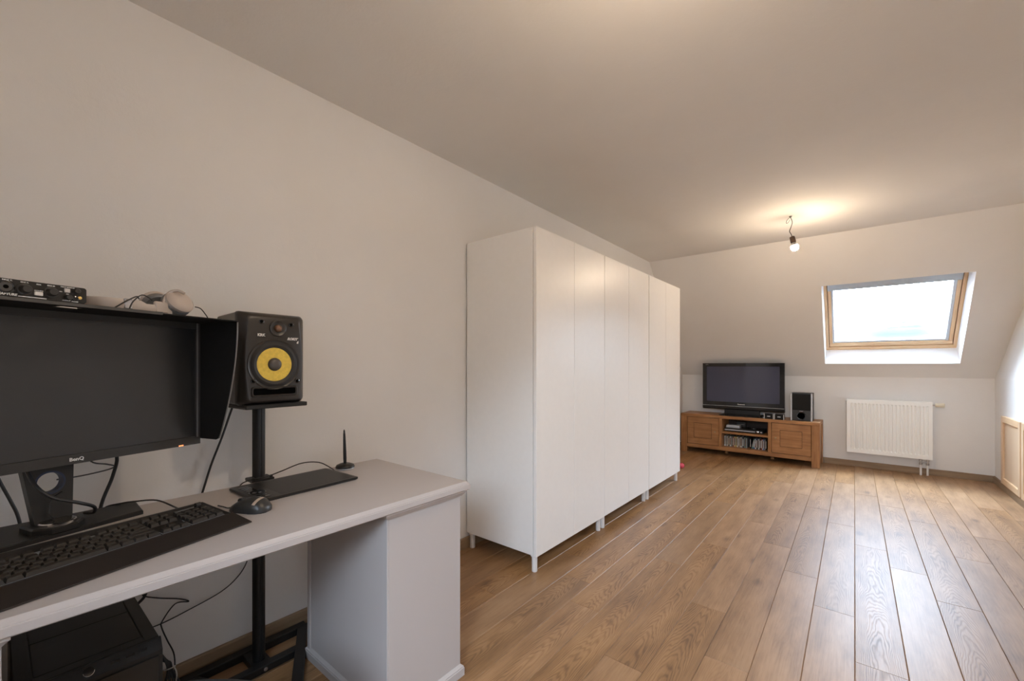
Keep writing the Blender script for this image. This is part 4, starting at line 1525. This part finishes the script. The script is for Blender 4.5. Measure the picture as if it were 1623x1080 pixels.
strip(y_left - 0.001, y_left + 15 * U + 0.001, x_front + 0.0060, x_front - 5 * V - 0.001)
strip(y_left - 0.001, y_left + 15 * U + 0.001, xfn + .5 * V, xfn - .5 * V)
strip(yn - 0.001, yn + 3 * U + 0.001, x_front + 0.0060, x_front - V)
strip(yn - 0.001, yn + 3 * U + 0.001, x_front - 3 * V + 0.002, x_front - 5 * V)
strip(yp - 0.0015, yp + 4 * U + 0.0015, x_front + 0.0060, x_front - 5 * V)
MB().box(xfn - 0.006, xfn + 0.006, yp + 0.012, yp + 3.6 * U, kz(xfn) - 0.002, kz(xfn) + 0.0012, 0.001).build('media_bar', 'black_gloss', kb)
MB().cyl((xfn - 0.004, yp + 3.3 * U, kz(xfn) + 0.004), (xfn - 0.004, yp + 3.9 * U, kz(xfn) + 0.004), 0.006, seg=14).build('volume_roller', 'grey_dark', kb, smooth=True)
m = MB(KO, mat=(Matrix.Translation(KO) @ Matrix.Rotation(KR, 4, 'Z')).inverted())
m.tube([(0.405, 0.33, DZ + 0.016), (0.33, 0.335, DZ + 0.006), (0.26, 0.305, DZ + 0.020), (0.215, 0.262, DZ + 0.018), (0.198, 0.232, DZ + 0.016), (0.165, 0.20, DZ + 0.003), (0.150, 0.19, DZ - 0.04)], 0.0024, 8)
m.build('cable', 'cable', kb, smooth=True)

# ------------------------------------------------------------------ mouse
MSO = Vector((0.522, 0.476, DZ))
ms = thing('computer_mouse', 'dark grey computer mouse with pale stripe beside the keyboard', 'mouse', MSO, math.radians(32))
# long axis along local x, nose at -x (towards the wall)
rings = []
prof = [(-0.058, 0.016, 0.010), (-0.052, 0.024, 0.017), (-0.036, 0.029, 0.027), (-0.010, 0.031, 0.036), (0.015, 0.033, 0.039), (0.036, 0.031, 0.034), (0.050, 0.024, 0.022), (0.058, 0.012, 0.010)]
NS = 18
for (xx, hw, hh) in prof:
    ring = []
    for i in range(NS):
        a = PI * i / (NS - 1)
        ring.append((xx, -hw * math.cos(a), 0.003 + hh * max(0.0, math.sin(a)) ** 0.75))
    rings.append(ring)
m = MB()
m.loft(rings)
m.build('shell', 'mouse', ms, smooth=True, angle=55)
m = MB()
m.loft([[(xx * .96, -hw * .92, 0.0) for xx, hw, hh in prof] + [(xx * .96, hw * .92, 0.0) for xx, hw, hh in reversed(prof)],
        [(xx * .98, -hw * .97, 0.0034) for xx, hw, hh in prof] + [(xx * .98, hw * .97, 0.0034) for xx, hw, hh in reversed(prof)]])
m.build('underside', 'rubber', ms)
# pale stripe curving over the palm rest
def mouse_profile(x_):
    for a_, b_ in zip(prof, prof[1:]):
        if a_[0] <= x_ <= b_[0]:
            t = (x_ - a_[0]) / (b_[0] - a_[0])
            return [a_[i] + (b_[i] - a_[i]) * t for i in range(3)]


rs = []
for i in range(3, 16):
    a = PI * i / 17
    bow = 0.010 * math.sin(a)
    row_ = []
    for e in (-0.0045, 0.0, 0.0045):
        xx, hw, hh = mouse_profile(0.022 + bow + e)
        row_.append((xx, -hw * math.cos(a) * 1.02, 0.0034 + hh * 1.02 * math.sin(a) ** 0.75))
    rs.append(row_)
m = MB()
m.loft(rs, closed=False)
m.build('stripe', 'mouse_stripe', ms, smooth=True)
m = MB()
m.cyl((-0.034, -0.0035, 0.028), (-0.034, 0.0035, 0.028), 0.008, seg=16)
m.build('scroll_wheel', 'rubber', ms, smooth=True)
m = MB(mat=(Matrix.Translation(MSO) @ Matrix.Rotation(math.radians(32), 4, 'Z')).inverted())
m.tube([(0.476, 0.446, DZ + 0.010), (0.452, 0.437, DZ + 0.003), (0.430, 0.432, DZ + 0.003), (0.402, 0.425, DZ + 0.003)], 0.0018, 6)
m.build('cable', 'cable', ms, smooth=True)

# ------------------------------------------------------------------ drawing tablet, pen stand and pen
TBR = math.radians(3.0)
TBO = Vector((0.352, 0.682, DZ))
tb = thing('drawing_tablet', 'flat black drawing tablet lying on the desk in front of the stand', 'tablet', TBO, TBR)
def rr2(hx, hy, r, z, n=5):
    pts = []
    for (cx, cy, a0) in ((hx - r, hy - r, 0), (-hx + r, hy - r, PI / 2), (-hx + r, -hy + r, PI), (hx - r, -hy + r, 3 * PI / 2)):
        for i in range(n + 1):
            a = a0 + (PI / 2) * i / n
            pts.append((cx + r * math.cos(a), cy + r * math.sin(a), z))
    return pts
m = MB()
m.loft([rr2(0.110, 0.172, 0.008, 0.0), rr2(0.115, 0.177, 0.008, 0.004), rr2(0.115, 0.177, 0.008, 0.009), rr2(0.113, 0.175, 0.008, 0.0105)])
tbody = m.build('body', 'black_sat', tb)
m = MB()
m.box(-0.100, 0.100, -0.100, 0.166, 0.0104, 0.0109)
m.build('drawing_area', 'black_metal', tb)
for k in range(4):
    xx = -0.085 + k * 0.020
    MB().box(xx, xx + 0.016, -0.160, -0.128, 0.0104, 0.0116, 0.0008).build('button', 'black_gloss', tb)
MB().lathe([(0.026, 0.0104), (0.026, 0.0116), (0.023, 0.0118), (0.018, 0.0108), (0.008, 0.0108), (0.007, 0.0114), (0.0002, 0.0114)], (0.018, -0.140, 0), seg=30).build('touch_ring', 'black_gloss', tb, smooth=True)
for k in range(2):
    xx = 0.052 + k * 0.022
    MB().box(xx, xx + 0.016, -0.160, -0.128, 0.0104, 0.0116, 0.0008).build('button', 'black_gloss', tb)
m = MB(mat=(Matrix.Translation(TBO) @ Matrix.Rotation(TBR, 4, 'Z')).inverted())
m.tube([(0.290, 0.858, DZ + 0.007), (0.250, 0.862, DZ + 0.012), (0.215, 0.830, DZ + 0.035), (0.195, 0.770, DZ + 0.040), (0.186, 0.70, DZ + 0.022), (0.183, 0.645, DZ + 0.010), (0.176, 0.585, DZ + 0.006), (0.150, 0.56, DZ - 0.02), (0.10, 0.54, DZ - 0.12)], 0.0022, 8)
m.build('cable', 'cable', tb, smooth=True)

ps = thing('pen_stand', 'round black pen stand on the desk behind the drawing tablet', 'pen stand', (0.262, 0.918, DZ))
m = MB()
m.lathe([(0.034, 0.0), (0.037, 0.003), (0.038, 0.010), (0.034, 0.017), (0.022, 0.022), (0.010, 0.024), (0.0075, 0.0235), (0.007, 0.012)], seg=32)
m.build('dome', 'black_sat', ps, smooth=True)
MB().lathe([(0.0382, 0.002), (0.0388, 0.004), (0.0382, 0.006)], seg=32, cap=False).build('base_ring', 'alu', ps, smooth=True)
pn = thing('stylus_pen', 'black stylus pen standing upright in the round stand', 'pen', (0.262, 0.918, DZ + 0.012))
d = Vector((-0.030, -0.012, 1)).normalized()
m = MB()
m.lathe([(0.003, 0.001), (0.0062, 0.014), (0.0068, 0.03), (0.0066, 0.06), (0.0052, 0.11), (0.0044, 0.135)], (0, 0, 0), d, 16)
barrel = m.build('barrel', 'black', pn, smooth=True)
m = MB()
m.lathe([(0.0043, 0.1352), (0.0036, 0.146), (0.0015, 0.152)], (0, 0, 0), d, 16)
m.build('tip', 'black_gloss', pn, smooth=True)

# ------------------------------------------------------------------ computer tower under the desk
PO = (0.31, 0.138, 0)
tw_ = thing('computer_tower', 'black computer tower case standing on the floor under the desk', 'computer', PO, math.radians(0.5))
X0, X1, Y0, Y1, H = -0.24, 0.224, -0.122, 0.120, 0.463
MB().box(X0, X1, Y0, Y1, 0.012, H - 0.002, 0.003).build('case', 'tower', tw_)
m = MB()
m.prism([(X1, 0.014), (X1 + 0.024, 0.016), (X1 + 0.024, H - 0.024), (X1 + 0.006, H), (X1, H)], Y0 - 0.002, Y1 + 0.002, 'XZ')
fp = m.build('front_panel', 'black', tw_)
MB().box(X1 + 0.0241, X1 + 0.028, Y0 + 0.006, Y1 - 0.006, 0.03, H - 0.034, 0.002).build('front_door', 'black_sat', tw_)
# top: border with two inset panels separated by a groove
for (a, b) in ((X0 + 0.02, 0.02), (0.023, X1 - 0.030)):
    MB().box(a, b, Y0 + 0.030, Y1 - 0.030, H - 0.004, H + 0.0015, 0.001).build('top_panel', 'tower', tw_)
MB().box(X0 + 0.001, X1 - 0.001, Y0 + 0.001, Y0 + 0.028, H - 0.004, H + 0.001, 0.001).build('top_edge', 'tower', tw_)
MB().box(X0 + 0.001, X1 - 0.001, Y1 - 0.028, Y1 - 0.001, H - 0.004, H + 0.001, 0.001).build('top_edge', 'tower', tw_)
MB().box(X1 - 0.028, X1 - 0.001, Y0 + 0.028, Y1 - 0.028, H - 0.004, H + 0.001, 0.001).build('top_edge', 'tower', tw_)
sl_n = Vector((0.024, 0, 0.018)).normalized()
cpt = Vector((X1 + 0.015, 0, H - 0.012))
m = MB()
m.lathe([(0.010, -0.001), (0.010, 0.0015), (0.008, 0.002)], cpt + Vector((0, -0.010, 0)), sl_n, 20)
pb_ = m.build('power_button', 'black_gloss', tw_, smooth=True)
m = MB()
tdir = Vector((0, 1, 0))
udir = sl_n.cross(tdir)
m.tube([cpt + Vector((0, -0.010, 0)) + sl_n * 0.002 + (tdir * math.cos(a) + udir * math.sin(a)) * 0.0095 * (1) for a in [PI + PI * i / 8 for i in range(9)]], 0.0008, 6, smooth=1)
m.build('button_rim', 'chrome', pb_, smooth=True)
for yy in (0.035, 0.062, 0.085):
    R = basis(cpt + Vector((0, yy, 0)), sl_n, tdir, udir)
    mm = MB()
    mm.box(-0.001, 0.001, -0.008, 0.008, -0.003, 0.003, 0.0004, M_=R)
    mm.build('port', 'black_gloss', tw_)
for xx in (X0 + 0.05, X1 - 0.05):
    for yy in (Y0 + 0.03, Y1 - 0.03):
        MB().cyl((xx, yy, 0), (xx, yy, 0.0125), 0.018, seg=14).build('foot', 'rubber', tw_)

# ------------------------------------------------------------------ cables behind and under the desk
o = MB((0.03, 0.54, 0.6)).tube([(0.06, 0.575, 1.018), (0.025, 0.568, 0.96), (0.020, 0.545, 0.88), (0.020, 0.510, 0.78), (0.020, 0.485, 0.69), (0.020, 0.46, 0.60)], 0.0038, 10).build('power_cable', 'cable', None, smooth=True)
o.location = (0.03, 0.54, 0.6)
tag(o, 'black cable running down the wall from the studio speaker to the desk', 'cable')
o = MB((0.04, 0.02, 0.7)).tube([(0.05, -0.02, 0.90), (0.045, 0.0, 0.83), (0.05, 0.02, 0.77), (0.055, 0.035, 0.715), (0.05, 0.05, 0.60)], 0.0040, 10).build('power_cable', 'cable', None, smooth=True)
o.location = (0.04, 0.02, 0.7)
tag(o, 'black cable at the left picture edge, hanging behind the monitor', 'cable')

def wall_cable(name, label, pts, r, base, cat='cable', mat='cable'):
    o = MB(base).tube(pts, r, 8).build(name, mat, None, smooth=True)
    o.location = base
    return tag(o, label, cat)


wall_cable('network_cable', 'thin black cable with a kink, dangling against the wall under the desk',
           [(0.06, 0.305, 0.42), (0.03, 0.310, 0.372), (0.022, 0.350, 0.342), (0.022, 0.412, 0.312), (0.024, 0.440, 0.291), (0.024, 0.400, 0.300), (0.026, 0.364, 0.257),
            (0.026, 0.361, 0.236), (0.028, 0.376, 0.184), (0.030, 0.394, 0.130), (0.034, 0.397, 0.083), (0.040, 0.392, 0.034)], 0.0022, (0.03, 0.36, 0.1))
wall_cable('tablet_cable', 'thin black cable sagging in a long curve along the wall under the desk',
           [(0.05, 0.640, 0.50), (0.030, 0.634, 0.43), (0.026, 0.629, 0.370), (0.024, 0.598, 0.321), (0.024, 0.539, 0.284), (0.024, 0.432, 0.259), (0.026, 0.359, 0.2480), (0.030, 0.300, 0.250), (0.034, 0.262, 0.248)], 0.0022, (0.03, 0.45, 0.26))
wall_cable('thick_cable', 'thick black cable going down behind the computer tower under the desk',
           [(0.12, 0.34, 0.55), (0.06, 0.325, 0.45), (0.035, 0.316, 0.372), (0.032, 0.295, 0.345), (0.034, 0.278, 0.31)], 0.0048, (0.04, 0.3, 0.34))
cb = thing('cable_bundle', 'bundle of black cables tied together beside the computer tower', 'cables', (0.07, 0.365, 0.0))
BO = (0.07, 0.365, 0.0)
for k in range(4):
    m = MB(BO)
    e = 0.010 * k
    m.tube([(0.050, 0.325 + e * .5, 0.175 - e), (0.062, 0.352 + e * .4, 0.160 - e), (0.076, 0.366 + e * .3, 0.125), (0.078, 0.368 + e * .4, 0.095), (0.082 + e * .5, 0.360 + e * 1.2, 0.055), (0.085 + e, 0.372 + e * 1.0, 0.012), (0.09 + e, 0.350 + e, 0.0055)], 0.0040, 8)
    m.build('cable', 'cable', cb, smooth=True)
m = MB(BO)
m.tube([(0.078 + 0.011 * math.cos(a), 0.374 + 0.015 * math.sin(a), 0.108 + 0.004 * math.cos(a)) for a in [2 * PI * i / 16 for i in range(17)]], 0.0018, 6, smooth=1)
m.build('tie', 'white_cable', cb, smooth=True)
m = MB(BO)
m.tube([(0.086, 0.385, 0.108), (0.092, 0.390, 0.085), (0.094, 0.386, 0.04), (0.098, 0.380, 0.004)], 0.0022, 6)
m.build('white_lead', 'white_cable', cb, smooth=True)

# stool drawn up to the desk, its seat rim just reaching into the picture
SR = math.radians(135)
stool = thing('stool', 'black upholstered stool before the desk, only its seat rim showing at the bottom edge', 'stool', (0.938, 0.112, 0), SR)


def seat_ring(hx, hy, r, bulge, z):
    """rounded rectangle with gently bowed sides"""
    pts = []
    for (cx, cy, a0) in ((hx - r, hy - r, 0), (-hx + r, hy - r, PI / 2), (-hx + r, -hy + r, PI), (hx - r, -hy + r, 3 * PI / 2)):
        for i in range(9):
            a = a0 + (PI / 2) * i / 8
            x_, y_ = cx + r * math.cos(a), cy + r * math.sin(a)
            pts.append((x_, y_, z))
    out = []
    for i, p_ in enumerate(pts):
        out.append(p_)
        if i % 9 == 8:
            q_ = pts[(i + 1) % len(pts)]
            for k in range(1, 8):
                t = k / 8
                x_, y_ = p_[0] + (q_[0] - p_[0]) * t, p_[1] + (q_[1] - p_[1]) * t
                n_ = Vector((q_[1] - p_[1], -(q_[0] - p_[0]), 0)).normalized()
                b_ = bulge * (1 - (2 * t - 1) ** 2)
                out.append((x_ + n_[0] * b_, y_ + n_[1] * b_, z))
    return out


m = MB()
m.loft([seat_ring(0.215, 0.215, 0.07, 0.022, 0.400), seat_ring(0.226, 0.226, 0.07, 0.024, 0.410), seat_ring(0.230, 0.230, 0.07, 0.025, 0.425), seat_ring(0.226, 0.226, 0.07, 0.024, 0.442), seat_ring(0.212, 0.212, 0.07, 0.022, 0.452), seat_ring(0.12, 0.12, 0.05, 0.015, 0.457)])
m.build('seat', 'seat', stool, smooth=True)
MB().cyl((0, 0, 0.10), (0, 0, 0.402), 0.024, seg=18).build('column', 'black_metal', stool, smooth=True)
for k in range(4):
    a = PI / 4 + k * PI / 2
    m = MB()
    m.tube([(0.02 * math.cos(a), 0.02 * math.sin(a), 0.12), (0.12 * math.cos(a), 0.12 * math.sin(a), 0.085), (0.22 * math.cos(a), 0.22 * math.sin(a), 0.016)], lambda t: 0.018 - 0.004 * t, 10)
    m.build('leg', 'black_metal', stool, smooth=True)

pk = thing('toy_ball', 'small pink ball on the floor behind the farthest wardrobe', 'ball', (0.413, 4.850, 0.0))
m = MB()
m.sphere((0, 0, 0.030), 0.030, 0.030, 0.030, 18, 10)
m.build('ball', 'pink', pk, smooth=True)
